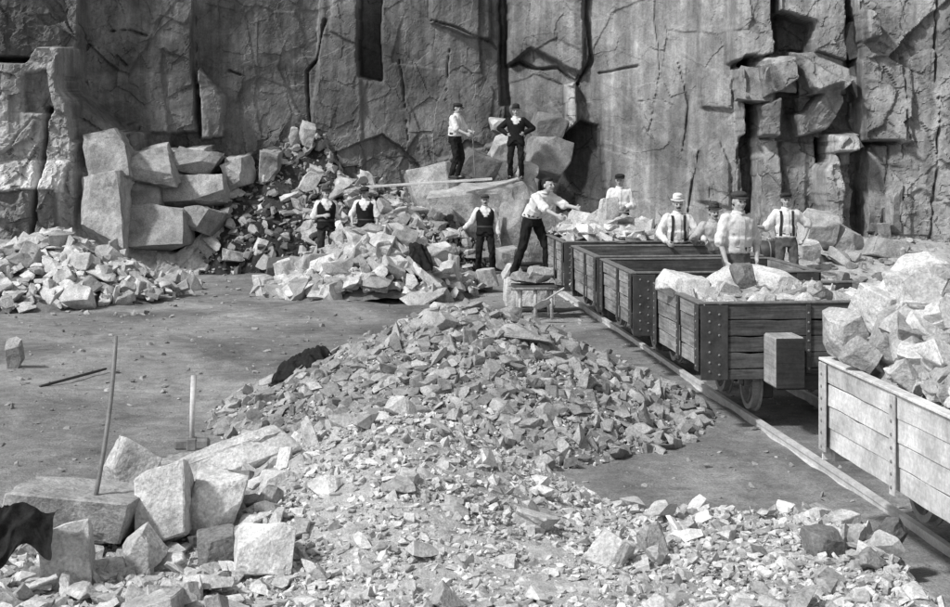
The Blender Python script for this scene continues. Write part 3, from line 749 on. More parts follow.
# ------------------------------------------------------------------ wagons
WL, WW, ZB, ZT = 2.2, 2.30, .64, 1.30
def wheel_mesh():
    bm = bmesh.new(); n = 28; ro = .29; 
    prof = [(.235, -.045), (.29, -.045), (.285, .02), (.315, .028), (.315, .045), (.235, .045)]
    rows = []
    for k in range(n):
        a = k * 2 * math.pi / n
        rows.append([Vector((x, r * math.cos(a), r * math.sin(a))) for r, x in prof])
    vr = [[bm.verts.new(p) for p in row] for row in rows]; m = len(prof)
    for i in range(n):
        for j in range(m): bm.faces.new((vr[i][j], vr[i][(j + 1) % m], vr[(i + 1) % n][(j + 1) % m], vr[(i + 1) % n][j]))
    tyre = bm_mesh(bm, 'tyre')
    bm = bmesh.new(); cyl(bm, (0, 0, 0), (1, 0, 0), .07, .16, 14); cyl(bm, (-.07, 0, 0), (1, 0, 0), .035, .12, 10); hub = bm_mesh(bm, 'hub')
    bm = bmesh.new(); tube(bm, [(0, 0, .05), (.012, .03, .14), (0, 0, .245)], [.026, .020, .026], 6); spoke = bm_mesh(bm, 'spoke')
    for me in (tyre, hub, spoke): me.materials.append(M['wheel_iron'] if me is tyre else M['iron_worn'])
    return tyre, hub, spoke
TYRE, HUB, SPOKE = wheel_mesh()
def wagon(y0, label, wx='wood_x', wy='wood_y', seed=0, splay=.03, iron='iron', buffer=True, WL=WL, gap=.009, rim='iron_worn', WB=.57):
    """four-wheeled wooden tipping wagon; y0 = front end; local y runs back along the track"""
    c = along(4.94, y0); root = empty('quarry_wagon', (c.x, c.y, 0.0), ANG)
    tag(root, label, 'wagon', 'wagons standing on the track')
    rg = random.Random(seed)
    def part(name, bm, mat, parent=root): return obj(name, bm_mesh(bm, name), M[mat], parent)
    nb = 4; hb = (ZT - ZB) / nb
    def worn(c, sz, axis):
        b = box((0, 0, 0), sz, None, .004)
        cut = [e for e in b.edges if abs((e.verts[0].co - e.verts[1].co)[axis]) > sz[axis] * .7]
        bmesh.ops.subdivide_edges(b, edges=cut, cuts=14, use_grid_fill=False)
        ph = rg.uniform(0, 50); thin = 1 - axis
        for v in b.verts:
            t = v.co[axis]
            nz = mnoise.noise(Vector((t * 5, ph, v.co.z * 9))); nt_ = mnoise.noise(Vector((t * 2.3, ph + 9, v.co.z * 4)))
            v.co.z += .006 * nz + (-.012 if mnoise.noise(Vector((t * 7, ph + 20, v.co.z))) > .42 and v.co.z > 0 else 0); v.co[thin] += .007 * nt_
        bmesh.ops.rotate(b, verts=b.verts, cent=(0, 0, 0), matrix=Matrix.Rotation(rg.uniform(-.004, .004), 3, 'XYZ'[thin]))
        bmesh.ops.translate(b, vec=c, verts=b.verts); return b
    for k in range(nb):
        z = ZB + hb * (k + .5); f = splay * ((z - ZB) / (ZT - ZB))
        for s in (-1, 1):
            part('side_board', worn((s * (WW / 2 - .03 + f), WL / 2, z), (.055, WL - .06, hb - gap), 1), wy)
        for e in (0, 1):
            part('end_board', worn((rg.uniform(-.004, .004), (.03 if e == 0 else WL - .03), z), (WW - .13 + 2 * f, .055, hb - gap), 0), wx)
    for e in (0, 1):
        part('end_board', box((0, (.03 if e == 0 else WL - .03), ZB - .055), (WW - .10, .06, .10), None, .005), wx)
    # corner plates, straps with bolt heads
    def plate(name, cx, cy, sx, sy, z0, z1, faces, cols):
        p = part(name, box((cx, cy, (z0 + z1) / 2), (sx, sy, z1 - z0), None, .004), iron)
        bm = bmesh.new(); nrows = 7
        for i, (ox, axis) in enumerate(cols):
            for r in range(nrows):
                z = z0 + (z1 - z0) * (r + .5 + .25 * (i % 2)) / (nrows + .4) + rg.uniform(-.008, .008)
                if rg.random() < .07: continue
                if axis == 'y': ball(bm, (cx + ox, cy - sy / 2 * faces, z), (.0135, .010, .0135), None, 7, 5)
                else: ball(bm, (cx + sx / 2 * faces, cy + ox, z), (.010, .0135, .0135), None, 7, 5)
        b = part('bolt_heads', bm, 'iron_worn', p); b['kind'] = 'stuff'
        return p
    for s in (-1, 1):
        for e in (0, 1):
            yo = -.012 if e == 0 else WL + .012
            plate('corner_plate', s * (WW / 2 - .135 + splay / 2), yo, .28, .018, ZB - .105, ZT - .015, 1 if e == 0 else -1, [(-.05 * s, 'y'), (.05 * s, 'y')])
            plate('corner_plate', s * (WW / 2 + .013 + splay), (.07 if e == 0 else WL - .07), .016, .15, ZB - .02, ZT - .015, s, [(0, 'x')])
        plate('side_strap', s * (WW / 2 + .014 + splay), WL * .43, .016, .09, ZB - .02, ZT - .015, s, [(0, 'x')])
    for ox in (-.06, .42):
        plate('end_strap', ox, -.016, .05, .016, ZB - .05, ZT - .012, 1, [(0, 'y')])
        plate('end_strap', ox, WL + .016, .05, .016, ZB - .05, ZT - .012, -1, [(0, 'y')])
    # iron rim on top edges
    for s in (-1, 1):
        part('rim', box((s * (WW / 2 - .025 + splay), WL / 2, ZT + .006), (.085, WL + .03, .022), None, .004), rim)
    for e in (.025, WL - .025):
        part('rim', box((0, e, ZT + .008), (WW - .04, .08, .022), None, .004), rim)
    for k in range(8):
        part('floor_board', box((0, .05 + (WL - .1) * (k + .5) / 8, ZB + .02), (WW - .12, (WL - .1) / 8 - .01, .04), None, .004), wx)
    # underframe
    for s in (-1, 1):
        part('sole_bar', box((s * .36, WL / 2, ZB - .075), (.12, WL + .04, .13), None, .008), 'sleeper')
        for yb in (WL / 2 - WB, WL / 2 + WB):
            part('axle_box', box((s * .36, yb, .40), (.13, .2, .26), None, .015), 'iron')
    for e in (-.01, WL + .01):
        part('headstock', box((0, e, ZB - .13), (.80, .14, .15), None, .01), 'sleeper')
    for yb in (WL / 2 - WB, WL / 2 + WB):
        bm = bmesh.new(); cyl(bm, (0, yb, .43), (1, 0, 0), .045, 1.2, 12); part('axle', bm, 'iron')
        for s in (-1, 1):
            w_ = empty('wheel'); w_.parent = root; w_.location = (s * .51, yb, .44); w_.rotation_euler = (rg.uniform(0, 6), 0, math.pi if s > 0 else 0)
            t = obj('tyre', TYRE, None, w_); obj('hub', HUB, None, w_)
            for q in range(8):
                sp = obj('spoke', SPOKE, None, w_); sp.rotation_euler = (q * math.pi / 4, 0, 0)
    if buffer:
        bf = part('buffer_block', box((-.38, -.24, .76), (.30, .42, .50), None, .018), 'wood_buffer')
        part('buffer_cap', box((-.38, -.462, .76), (.285, .022, .485), None, .005), 'sleeper', bf)  # dark front cap, colour lowered further so the front looks shaded
    bm = bmesh.new()
    for k in range(4):
        for a in range(12):
            t0 = a * math.pi / 6; t1 = (a + 1) * math.pi / 6
            def q(t): 
                x = .03 * math.cos(t); z = .05 * math.sin(t)
                return Vector((.12 + (x if k % 2 == 0 else 0), -.10 + (0 if k % 2 == 0 else x), .42 - k * .075 + z))
            capsule(bm, q(t0), .009, q(t1), .009, 5)
    part('coupling_chain', bm, 'iron')
    return root
W1 = wagon(25.4, 'farthest wagon, heaped with squared stones, beside the bending young man', seed=1)
W2 = wagon(22.35, 'empty wagon second from the cliff, between the loaded one and another empty', seed=2)
W3 = wagon(19.75, 'empty wagon with a bolted dark corner just behind the loaded buffer wagon', seed=3)
W4 = wagon(16.2, 'loaded wooden wagon with a big buffer block and two spoked wheels showing', seed=4)
W5 = wagon(9.5, 'pale wagon piled high with stone, cut off by the right edge', 'pale_x', 'pale_y', 5, iron='pale_y', WL=2.75, gap=.004, rim='pale_y', WB=.98)

# ---- loads
def load(name, wag, label, n, s0, s1, zfn, seed, mat, WL=WL):
    """stones heaped in a wagon"""
    root = empty(name, wag.location, ANG); tag(root, label, 'stone load')
    g = np.random.default_rng(seed)
    x = g.uniform(-WW / 2 + .12, WW / 2 - .12, n * 3); y = g.uniform(.1, WL - .1, n * 3)
    zc = zfn(x, y); k = zc > .2; x = x[k][:n]; y = y[k][:n]; zc = zc[k][:n]
    s = s0 * (s1 / s0) ** (g.random(len(x)) ** 1.2)
    s = np.minimum(s, 1.15 * np.minimum(WW / 2 - np.abs(x), np.minimum(y, WL - y)) + .04)
    z = zc - s * .12 + g.random(len(x)) * .06
    pos = np.stack([x, y, z], -1); rg_ = random.Random(seed); ms = rand_mats(len(x), rg_, .35)
    lib = lib_for(mat)
    o_ = np.argsort(-s); big = o_[:285]; rest = o_[285:]
    if len(rest): merged_stones('stone_fragments', pos[rest], s[rest], [ms[i] for i in rest], 'stone_i', root, seed)
    for p, q, m in [(pos[i], s[i], ms[i]) for i in big]:
        o = bpy.data.objects.new('stone', lib[rg_.randrange(len(lib))]); o.matrix_basis = Matrix.Translation(Vector(p)) @ m.to_4x4() @ Matrix.Diagonal((q, q, q, 1))
        link(o); o.parent = root
    bm = bmesh.new(); nx, ny = 14, 14
    vv = [[bm.verts.new(((i / nx - .5) * (WW - .16), .06 + (WL - .12) * j / ny, float(zfn(np.array([(i / nx - .5) * (WW - .16)]), np.array([.06 + (WL - .12) * j / ny]))[0]) - .09)) for i in range(nx + 1)] for j in range(ny + 1)]
    for j in range(ny):
        for i in range(nx): bm.faces.new((vv[j][i], vv[j][i + 1], vv[j + 1][i + 1], vv[j + 1][i]))
    o = obj('stone_dust', bm_mesh(bm, 'stone_dust'), M['grit'], root); o['kind'] = 'stuff'
    return root
load('stone_load', W1, 'squared pale stones heaped in the farthest wagon', 150, .28, .62, lambda x, y: 1.27 + .30 * np.exp(-((y - 1.1) / .9) ** 2) * np.exp(-((x + .35) / 1.0) ** 2), 31, 'stone_pale')
load('stone_load', W4, 'rough pale stones filling the wagon with the big buffer block', 170, .10, .42, lambda x, y: 1.17 + .12 * np.exp(-((x + .45) / .7) ** 2), 32, 'stone')
L5 = load('stone_load', W5, 'high heap of pale stones in the nearest wagon at the right edge', 275, .22, .62, lambda x, y: 1.17 + .88 * (1 - np.clip(np.abs(x) / 1.08, 0, 1) ** 3) * (1 - np.clip(np.abs(y - 1.37) / 1.32, 0, 1) ** 4), 33, 'stone_pale', 2.75)
for k, (u0, v0, u1, v1, d, dp) in enumerate(((832, 312, 872, 362, 11.6, .4), (866, 284, 912, 336, 11.7, .5), (904, 258, 965, 322, 11.5, .6), (876, 322, 930, 372, 11.2, .4), (925, 316, 985, 392, 10.9, .5), (845, 340, 885, 376, 11.3, .3), (908, 366, 960, 408, 10.7, .35))):
    a = P(u0, v1, d); b = P(u1, v0, d)
    o = boulder('stone', ((a.x + b.x) / 2, d + dp / 2, (a.z + b.z) / 2), (b.x - a.x, dp, b.z - a.z), (.2, -.3 + .1 * k, .3 * k), 290 + k, 'stone_pale', None, lo=.4, hi=.56)
    o.parent = L5; o.matrix_parent_inverse = (Matrix.Translation(L5.location) @ Matrix.Rotation(ANG, 4, 'Z')).inverted()
# big stones on the nearer loads
block_px(664, 276, 712, 304, 17.1, .5, (.2, .2, .3), 251, 'stone_pale', 'rounded pale stone at the left end of the buffer wagon load', lo=.4, hi=.56)
block_px(706, 268, 752, 306, 17.2, .5, (.1, -.4, .3), 252, 'stone_pale', 'large pale slanting stone in front of the man standing among wagons', lo=.42, hi=.58)
block_px(733, 264, 756, 288, 16.9, .3, (.1, .1, .2), 253, 'block_dark', 'dark round stone perched on the buffer wagon load', lo=.4, hi=.54)
block_px(754, 270, 802, 306, 17.2, .5, (.1, .4, .2), 254, 'stone_pale', 'pale ridge-shaped stone right of the dark round one', lo=.42, hi=.58)

# ------------------------------------------------------------------ people
BAKE = []      # (object, material) whose remesh modifiers are applied in one go at the end
def remesh_obj(name, bm, mat, parent, voxel, smooth=3, wrinkle=0.0, seed=0):
    me = bm_mesh(bm, name); o = obj(name, me, M[mat], parent)
    r = o.modifiers.new('r', 'REMESH'); r.mode = 'VOXEL'; r.voxel_size = voxel; r.use_smooth_shade = True
    s = o.modifiers.new('s', 'SMOOTH'); s.factor = .5; s.iterations = smooth
    BAKE.append((o, mat, wrinkle, seed)); return o
TZs = [.84, .93, 1.02, 1.14, 1.27, 1.36, 1.415, 1.455]
TRX = [.165, .162, .150, .163, .188, .188, .130, .062]
TRY = [.120, .112, .104, .115, .125, .112, .085, .060]
class Person:
    def __init__(s, name, label, loc, heading=0.0, H=1.70, lean=0.0, twist=0.0, roll=0.0, arms=None, feet=None, head=(0.0, 0.0), group='quarry workers'):
        s.k = H / 1.70; s.lean = lean; s.twist = twist; s.roll = roll
        s.root = None; s.name = name; s.label = label; s.loc = loc; s.heading = heading; s.group = group
        s.arms = arms or {}; s.feet = feet or {}; s.headrot = head
    def up(s, p):
        """torso point -> bent torso"""
        p = Vector(p); t = float(sstep(.88, 1.12, p.z)); piv = Vector((0, 0, .93))
        m = Matrix.Rotation(s.twist * t, 3, 'Z') @ Matrix.Rotation(s.roll * t, 3, 'Y') @ Matrix.Rotation(s.lean * t, 3, 'X')
        return (piv + m @ (p - piv)) * s.k
    def torso_pt(s, z, ang, inf=0.0):
        rx = float(np.interp(z, TZs, TRX)) + inf; ry = float(np.interp(z, TZs, TRY)) + inf
        c, q = math.cos(ang), math.sin(ang); e = .82
        return s.up((rx * math.copysign(abs(c) ** e, c), ry * math.copysign(abs(q) ** e, q) + .0, z))
    def torso(s, bm, z0, z1, inf=0.0, n=18, rows=12):
        zz = np.linspace(z0, z1, rows)
        rings(bm, [[s.torso_pt(z, k * 2 * math.pi / n, inf) for k in range(n)] for z in zz])
    def joints(s):
        k = s.k; J = {}
        for q in (-1, 1):
            sh = s.up((q * .185, 0, 1.375)); J['sh', q] = sh
            e, h = s.arms.get(q, ((q * .12, .03, -1), (q * .02, -.25, -1)))
            el = sh + Vector(e).normalized() * .285 * k; J['el', q] = el
            J['ha', q] = el + Vector(h).normalized() * .255 * k
            hip = Vector((q * .09, 0, .89)) * k; J['hip', q] = hip
            f = Vector(s.feet.get(q, (q * .13, .02, 0))) * k; f = f + Vector((0, 0, .085 * k)); J['an', q] = f
            d = f - hip; L = d.length; l1 = .43 * k; l2 = .415 * k
            L = min(L, (l1 + l2) * .999); a = (l1 * l1 - l2 * l2 + L * L) / (2 * L); hh = math.sqrt(max(l1 * l1 - a * a, 0))
            dn = d.normalized(); fw = Vector((q * .15, -1, 0)); fw = (fw - dn * fw.dot(dn)).normalized()
            J['kn', q] = hip + dn * a + fw * hh
            J['an', q] = hip + dn * L
        s.J = J; return J
    def hand(s, bm, el, ha, q, grip=.7):
        k = s.k; d = (ha - el).normalized()
        inn = Vector((-q, 0, 0)); inn = (inn - d * inn.dot(d)); inn = inn.normalized() if inn.length > .1 else Vector((0, 1, 0))   # palm faces the body
        side = d.cross(inn).normalized() * (1 if q > 0 else -1)
        if side.y > 0: side = -side                                                                                            # thumb side forwards
        for i, t in enumerate((-.030, -.010, .010, .030)):
            b0 = ha + side * t * .6 * k; b1 = ha + d * .085 * k + side * t * k
            capsule(bm, b0, .015 * k, b1, .0135 * k, 7)
            L = (.060, .072, .076, .068)[i] * k; a = grip * (1 + .1 * i)
            d1 = d * math.cos(a * .7) + inn * math.sin(a * .7); d2 = d * math.cos(a * 1.6) + inn * math.sin(a * 1.6)
            m = b1 + d1 * L * .52; e = m + d2 * L * .55
            capsule(bm, b1, .0105 * k, m, .0098 * k, 7); capsule(bm, m, .0098 * k, e, .0085 * k, 7)
        t0 = ha + d * .02 * k + side * .02 * k; t1 = t0 + (d * .55 + side * .75 + inn * .25).normalized() * .042 * k; t2 = t1 + (d * .85 + side * .2 + inn * .5).normalized() * .034 * k
        capsule(bm, t0, .015 * k, t1, .0125 * k, 7); capsule(bm, t1, .0125 * k, t2, .010 * k, 7)
    def build(s, shirt='white', trousers='black', waistcoat=None, jacket=None, braces=False, hat='cap', hatmat='tweed', sleeve='rolled', moustache=False, boots=True, grip=.7, belt=True, neckerchief=None):
        k = s.k; J = s.joints(); U = s.up
        # head frame
        nb = U((0, 0, 1.44)); tilt = Matrix.Rotation(s.lean * .45, 3, 'X'); 
        hm = Matrix.Rotation(s.twist, 3, 'Z') @ tilt @ Matrix.Rotation(s.headrot[0], 3, 'Z') @ Matrix.Rotation(s.headrot[1], 3, 'X')
        hc = nb + (Matrix.Rotation(s.twist, 3, 'Z') @ Matrix.Rotation(s.lean * .7, 3, 'X')) @ Vector((0, -.018, .150)) * k
        hp = lambda x, y, z: hc + hm @ Vector((x, y, z)) * k
        bm = bmesh.new()
        # one continuous body: trunk core, limbs, neck, head, hands
        s.torso(bm, .84, 1.455, -.012)
        for q in (-1, 1):
            capsule(bm, J['hip', q], .075 * k, J['kn', q], .05 * k); capsule(bm, J['kn', q], .05 * k, J['an', q], .038 * k)
            an = J['an', q]; capsule(bm, an + Vector((0, .03, -.03)) * k, .035 * k, an + Vector((q * .02, -.14, -.05)) * k, .028 * k)
            capsule(bm, J['sh', q], .052 * k, J['el', q], .039 * k); capsule(bm, J['el', q], .041 * k, J['ha', q], .027 * k)
            s.hand(bm, J['el', q], J['ha', q], q, grip)
        capsule(bm, U((0, .005, 1.40)), .062 * k, hp(0, .01, -.06), .055 * k, 10)
        ball(bm, hp(0, .012, .030), (.076 * k, .096 * k, .092 * k), hm, 16, 12)
        ball(bm, hp(0, -.018, -.035), (.062 * k, .072 * k, .075 * k), hm, 14, 10)
        ball(bm, hp(0, -.058, -.088), (.030 * k, .026 * k, .024 * k), hm)
        capsule(bm, hp(0, -.088, .018), .011 * k, hp(0, -.107, -.022), .0155 * k, 7)
        capsule(bm, hp(-.04, -.078, .028), .013 * k, hp(.04, -.078, .028), .013 * k, 7)
        for q in (-1, 1):
            ball(bm, hp(q * .040, -.066, -.022), (.022 * k, .018 * k, .020 * k), hm, 8, 6)
            ball(bm, hp(q * .078, .012, -.002), (.012 * k, .022 * k, .034 * k), hm, 8, 6)
        body = remesh_obj(s.name, bm, 'skin', None, .0105, 2)
        body.location = s.loc; body.rotation_euler = (0, 0, s.heading)
        tag(body, s.label, 'person', s.group); s.root = body
        for q in (-1, 1):
            bm = bmesh.new(); ball(bm, hp(q * .031, -.083, .008), (.015 * k, .010 * k, .008 * k), hm, 8, 6); obj('eye', bm_mesh(bm, 'eye', True), M['eye'], body)
        bm = bmesh.new(); ball(bm, hp(0, -.090, -.057), (.024 * k, .010 * k, .006 * k), hm, 10, 6); obj('mouth', bm_mesh(bm, 'mouth', True), M['lip'], body)
        if moustache:
            bm = bmesh.new()
            for q in (-1, 1): capsule(bm, hp(0, -.098, -.042), .012 * k, hp(q * .034, -.086, -.050), .007 * k, 7)
            obj('moustache', bm_mesh(bm, 'moustache', True), M['hair'], body)
        # hair shell at back and sides
        bm = bmesh.new(); ball(bm, hp(0, .030, .040), (.082 * k, .090 * k, .090 * k), hm, 16, 12); ball(bm, hp(0, .045, -.015), (.072 * k, .062 * k, .06 * k), hm, 12, 8)
        if hat is None: ball(bm, hp(0, -.02, .095), (.074 * k, .075 * k, .038 * k), hm, 12, 8)
        remesh_obj('hair', bm, 'hair', body, .012, 2, .004, 3)
        # trousers
        bm = bmesh.new(); s.torso(bm, .82, 1.04, .012)
        for q in (-1, 1):
            hp_ = J['hip', q]; kn = J['kn', q]; an = J['an', q]
            capsule(bm, hp_ + Vector((0, 0, .02)), .098 * k, kn, .074 * k, 10); capsule(bm, kn, .074 * k, an + (kn - an).normalized() * .03 * k, .066 * k, 10)
        remesh_obj('trousers', bm, trousers, body, .014, 3, .018, 5)
        if boots:
            for q in (-1, 1):
                an = J['an', q]; bm = bmesh.new()
                capsule(bm, an + Vector((0, .01, .03)) * k, .050 * k, an + Vector((0, .02, -.03)) * k, .045 * k)
                capsule(bm, an + Vector((0, .045, -.045)) * k, .040 * k, an + Vector((q * .03, -.155, -.052)) * k, .036 * k)
                remesh_obj('boot', bm, 'leather', body, .012, 2)
        # shirt
        bm = bmesh.new(); s.torso(bm, .96, 1.45, .010); (None if (waistcoat or jacket) else s.torso(bm, .98, 1.16, .030))
        for q in (() if jacket else (-1, 1)):
            capsule(bm, J['sh', q] + Vector((-q * .02, 0, 0)), .078 * k, J['el', q], .070 * k, 10)
            if sleeve == 'long': capsule(bm, J['el', q], .070 * k, J['el', q].lerp(J['ha', q], .85), .050 * k, 10)
            elif sleeve == 'rolled': capsule(bm, J['sh', q].lerp(J['el', q], .80), .080 * k, J['sh', q].lerp(J['el', q], .96), .080 * k, 10)
        remesh_obj('shirt', bm, shirt, body, .013, 2, .016, 7)
        bm = bmesh.new(); c0 = U((0, .004, 1.435)); c1 = U((0, -.004, 1.475)); n = 16          # collar band and front placket
        rings(bm, [[c + Vector((math.cos(a) * r * k, math.sin(a) * r * k, .012 * math.cos(a) ** 2)) for a in [i * 2 * math.pi / n for i in range(n)]] for c, r in ((c0, .085), (c1, .074), (c1, .064), (c0, .064))], False)
        obj('collar', bm_mesh(bm, 'collar', True), M[shirt], body)
        if not (waistcoat or jacket):
            bm = bmesh.new(); vs = [[bm.verts.new(s.torso_pt(z, -math.pi / 2 + w_, .018 if z > 1.17 else .036)) for w_ in (-.10, .10)] for z in np.linspace(1.03, 1.40, 10)]
            for a, b in zip(vs[:-1], vs[1:]): bm.faces.new((a[0], a[1], b[1], b[0]))
            bmesh.ops.recalc_face_normals(bm, faces=bm.faces); bmesh.ops.solidify(bm, geom=list(bm.faces), thickness=-.005); obj('placket', bm_mesh(bm, 'placket'), M[shirt], body)
        if waistcoat or jacket:
            n, rows = 40, 22; z0, z1 = (.86, 1.43) if not jacket else (.78, 1.44)
            vtop = .105; vbot = 1.20 if not jacket else 1.25
            bm = bmesh.new(); zz = np.linspace(z0, z1, rows)
            inf = .026 if not jacket else .032
            V = [[bm.verts.new(s.torso_pt(max(z, .84), i * 2 * math.pi / n, inf + (.015 if z < .9 else 0)) + Vector((0, 0, min(0, z - .84) * k))) for i in range(n)] for z in zz]
            for r in range(rows - 1):
                for i in range(n):
                    zm = (zz[r] + zz[r + 1]) / 2; an = (i + .5) * 2 * math.pi / n
                    xx = float(np.interp(zm, TZs, TRX)) * math.cos(an)
                    front = math.sin(an) < 0
                    if front and abs(xx) < vtop * max(0, (zm - vbot) / (1.42 - vbot)): continue
                    if front and zm < .93 and abs(xx) < .05 * (.93 - zm) / .07: continue
                    bm.faces.new((V[r][i], V[r][(i + 1) % n], V[r + 1][(i + 1) % n], V[r + 1][i]))
            bmesh.ops.delete(bm, geom=[v for v in bm.verts if not v.link_faces], context='VERTS')
            bmesh.ops.solidify(bm, geom=list(bm.faces), thickness=.008)
            if jacket:
                for q in (-1, 1):
                    capsule(bm, J['sh', q] + Vector((-q * .02, 0, 0)), .084 * k, J['el', q], .070 * k, 10); capsule(bm, J['el', q], .068 * k, J['el', q].lerp(J['ha', q], .93), .052 * k, 10)
            obj('waistcoat' if not jacket else 'jacket', bm_mesh(bm, 'vest', True), M[waistcoat or jacket], body)
        if braces:
            for q in (-1, 1):
                bm = bmesh.new()
                for back in (0, 1):
                    zz = np.linspace(1.0, 1.42, 12); vs = []
                    for z in zz:
                        x = .085 * q * (1.0 if not back else .6 + .4 * (z - 1.0) / .42); rx = float(np.interp(z, TZs, TRX)) 
                        row = []
                        for w_ in (-.017, .017):
                            cx = max(-.97, min(.97, (x + w_) / rx)); cx = math.copysign(abs(cx) ** (1 / .82), cx); an = math.acos(cx) * (1 if back else -1)
                            row.append(bm.verts.new(s.torso_pt(z, an, .024 if z > 1.18 else .042)))
                        vs.append(row)
                    for a, b in zip(vs[:-1], vs[1:]): bm.faces.new((a[0], a[1], b[1], b[0]))
                bmesh.ops.recalc_face_normals(bm, faces=bm.faces); bmesh.ops.solidify(bm, geom=list(bm.faces), thickness=.006)
                obj('brace', bm_mesh(bm, 'brace', True), M['dark'], body)
        if belt:
            bm = bmesh.new(); n = 30
            rings(bm, [[s.torso_pt(z, i * 2 * math.pi / n, .028) for i in range(n)] for z in (1.0, 1.02, 1.05)]); obj('belt', bm_mesh(bm, 'belt', True), M['leather'], body)
        if neckerchief:
            bm = bmesh.new(); c = U((0, -.0, 1.455)); tor = 16
            rows = [[c + Vector((math.cos(a) * (.070 + .02 * math.cos(b)), math.sin(a) * (.070 + .02 * math.cos(b)), .02 * math.sin(b))) * k for b in [j * math.pi / 4 for j in range(8)]] for a in [i * 2 * math.pi / tor for i in range(tor + 1)]]
            rings(bm, rows, False); capsule(bm, c + Vector((0, -.085, -.01)) * k, .02 * k, c + Vector((.01, -.11, -.08)) * k, .012 * k)
            obj('neckerchief', bm_mesh(bm, 'neckerchief', True), M[neckerchief], body)
        # headgear
        if hat:
            bm = bmesh.new()
            if hat == 'cap':
                ball(bm, hp(0, .012, .085), (.098 * k, .118 * k, .048 * k), hm @ Matrix.Rotation(-.10, 3, 'X'), 18, 10)
                n = 14; rows = []
                t0 = [bm.verts.new(hp(.080 * math.sin(a), -.045 - .048 * math.cos(a), .062)) for a in np.linspace(-1.25, 1.25, n)]
                t1 = [bm.verts.new(hp(.083 * math.sin(a), -.068 - .082 * math.cos(a), .044)) for a in np.linspace(-1.25, 1.25, n)]
                for i in range(n - 1): bm.faces.new((t0[i], t0[i + 1], t1[i + 1], t1[i]))
                cyl(bm, hp(0, .010, .060), hm @ Vector((0, .05, 1)), .089 * k, .035 * k, 18)
            else:
                cyl(bm, hp(0, .010, .110), hm @ Vector((0, .06, 1)), .090 * k, .09 * k, 20, .080 * k); ball(bm, hp(0, .012, .150), (.080 * k, .092 * k, .036 * k), hm, 16, 8)
                n = 24; a0 = [bm.verts.new(hp(.085 * math.cos(a), .01 + .095 * math.sin(a), .072)) for a in np.linspace(0, 2 * math.pi, n, False)]
                ex = .048 if hat == 'brim' else .034
                a1 = [bm.verts.new(hp((.085 + ex) * math.cos(a), .01 + (.095 + ex) * math.sin(a), .060 + .012 * math.cos(a) ** 2)) for a in np.linspace(0, 2 * math.pi, n, False)]
                for i in range(n): bm.faces.new((a0[i], a0[(i + 1) % n], a1[(i + 1) % n], a1[i]))
            o = obj('cap' if hat == 'cap' else 'hat', bm_mesh(bm, 'hat', True), M[hatmat], body)
            sol = o.modifiers.new('s', 'SOLIDIFY'); sol.thickness = .006
        return body
    def world(s, p): return Matrix.Translation(Vector(s.loc)) @ Matrix.Rotation(s.heading, 4, 'Z') @ Vector(p)

def at(u, d, z=0.0): return Vector((PX(u, d), d, z))
# man with arms apart in a waistcoat
p = Person('person', 'man in dark waistcoat and cap facing the camera with arms held away', at(485, 34.3, .02), 0.05, 1.68, arms={-1: ((-.45, .05, -1), (-.75, -.55, -.55)), 1: ((.28, .05, -1), (.12, -.2, -1))}, feet={-1: (-.15, .02, 0), 1: (.17, .0, 0)})
p.build('white', 'black', waistcoat='black', sleeve='long', moustache=True)
# two men behind the block pile
p = Person('person', 'waistcoated man with folded forearms behind the left of the block pile', at(326, 33.2, .20), 0.25, 1.70, arms={-1: ((-.25, .05, -1), (.75, -.75, .15)), 1: ((.25, .05, -1), (.2, -.7, .75))}, head=(.2, .1))
p.build('white', 'dark', waistcoat='black', sleeve='rolled', hat='cap', hatmat='tweed')
p = Person('person', 'waistcoated man bending his head beside the man with folded forearms', at(366, 33.0, .26), -0.2, 1.66, lean=.12, arms={-1: ((-.4, -.1, -1), (.25, -.7, -.6)), 1: ((.3, .0, -1), (.0, -.2, -1))}, head=(-.2, .25))
p.build('white', 'black', waistcoat='black', sleeve='rolled', hat='cap', hatmat='dark')
# young man loading the farthest wagon
p = Person('person', 'young bareheaded man in white shirt bending over to load the farthest wagon', at(532, 27.2, .58), .75, 1.80, lean=.60, arms={-1: ((.05, -.75, -.65), (.1, -.9, -.35)), 1: ((.15, -.85, -.45), (.0, -1, -.12))}, feet={-1: (-.30, .12, 0), 1: (.26, -.10, 0)}, head=(.1, -.35))
LOADER = p; p.build('white', 'black', hat=None, sleeve='rolled')
# the two men on the ledge
p = Person('person', 'man in white shirt standing on the ledge plank holding an upright bar', at(455, 35.4, 2.03), 1.05, 1.66, lean=.08, arms={-1: ((-.1, -.45, -.9), (.15, -.8, -.35)), 1: ((.1, -.4, -.9), (-.35, -.85, -.2))}, head=(0, .2))
LEDGE = p; p.build('white', 'black', hat='cap', hatmat='dark')
p = Person('person', 'man in dark suit and hat standing on the ledge with hands on hips', at(516, 36.1, 2.0), -.1, 1.64, arms={-1: ((-.85, .25, -.75), (.75, -.45, -.55)), 1: ((.85, .25, -.75), (-.75, -.5, -.45))})
p.build('cream', 'black', jacket='black', hat='brim', hatmat='dark', sleeve='long')
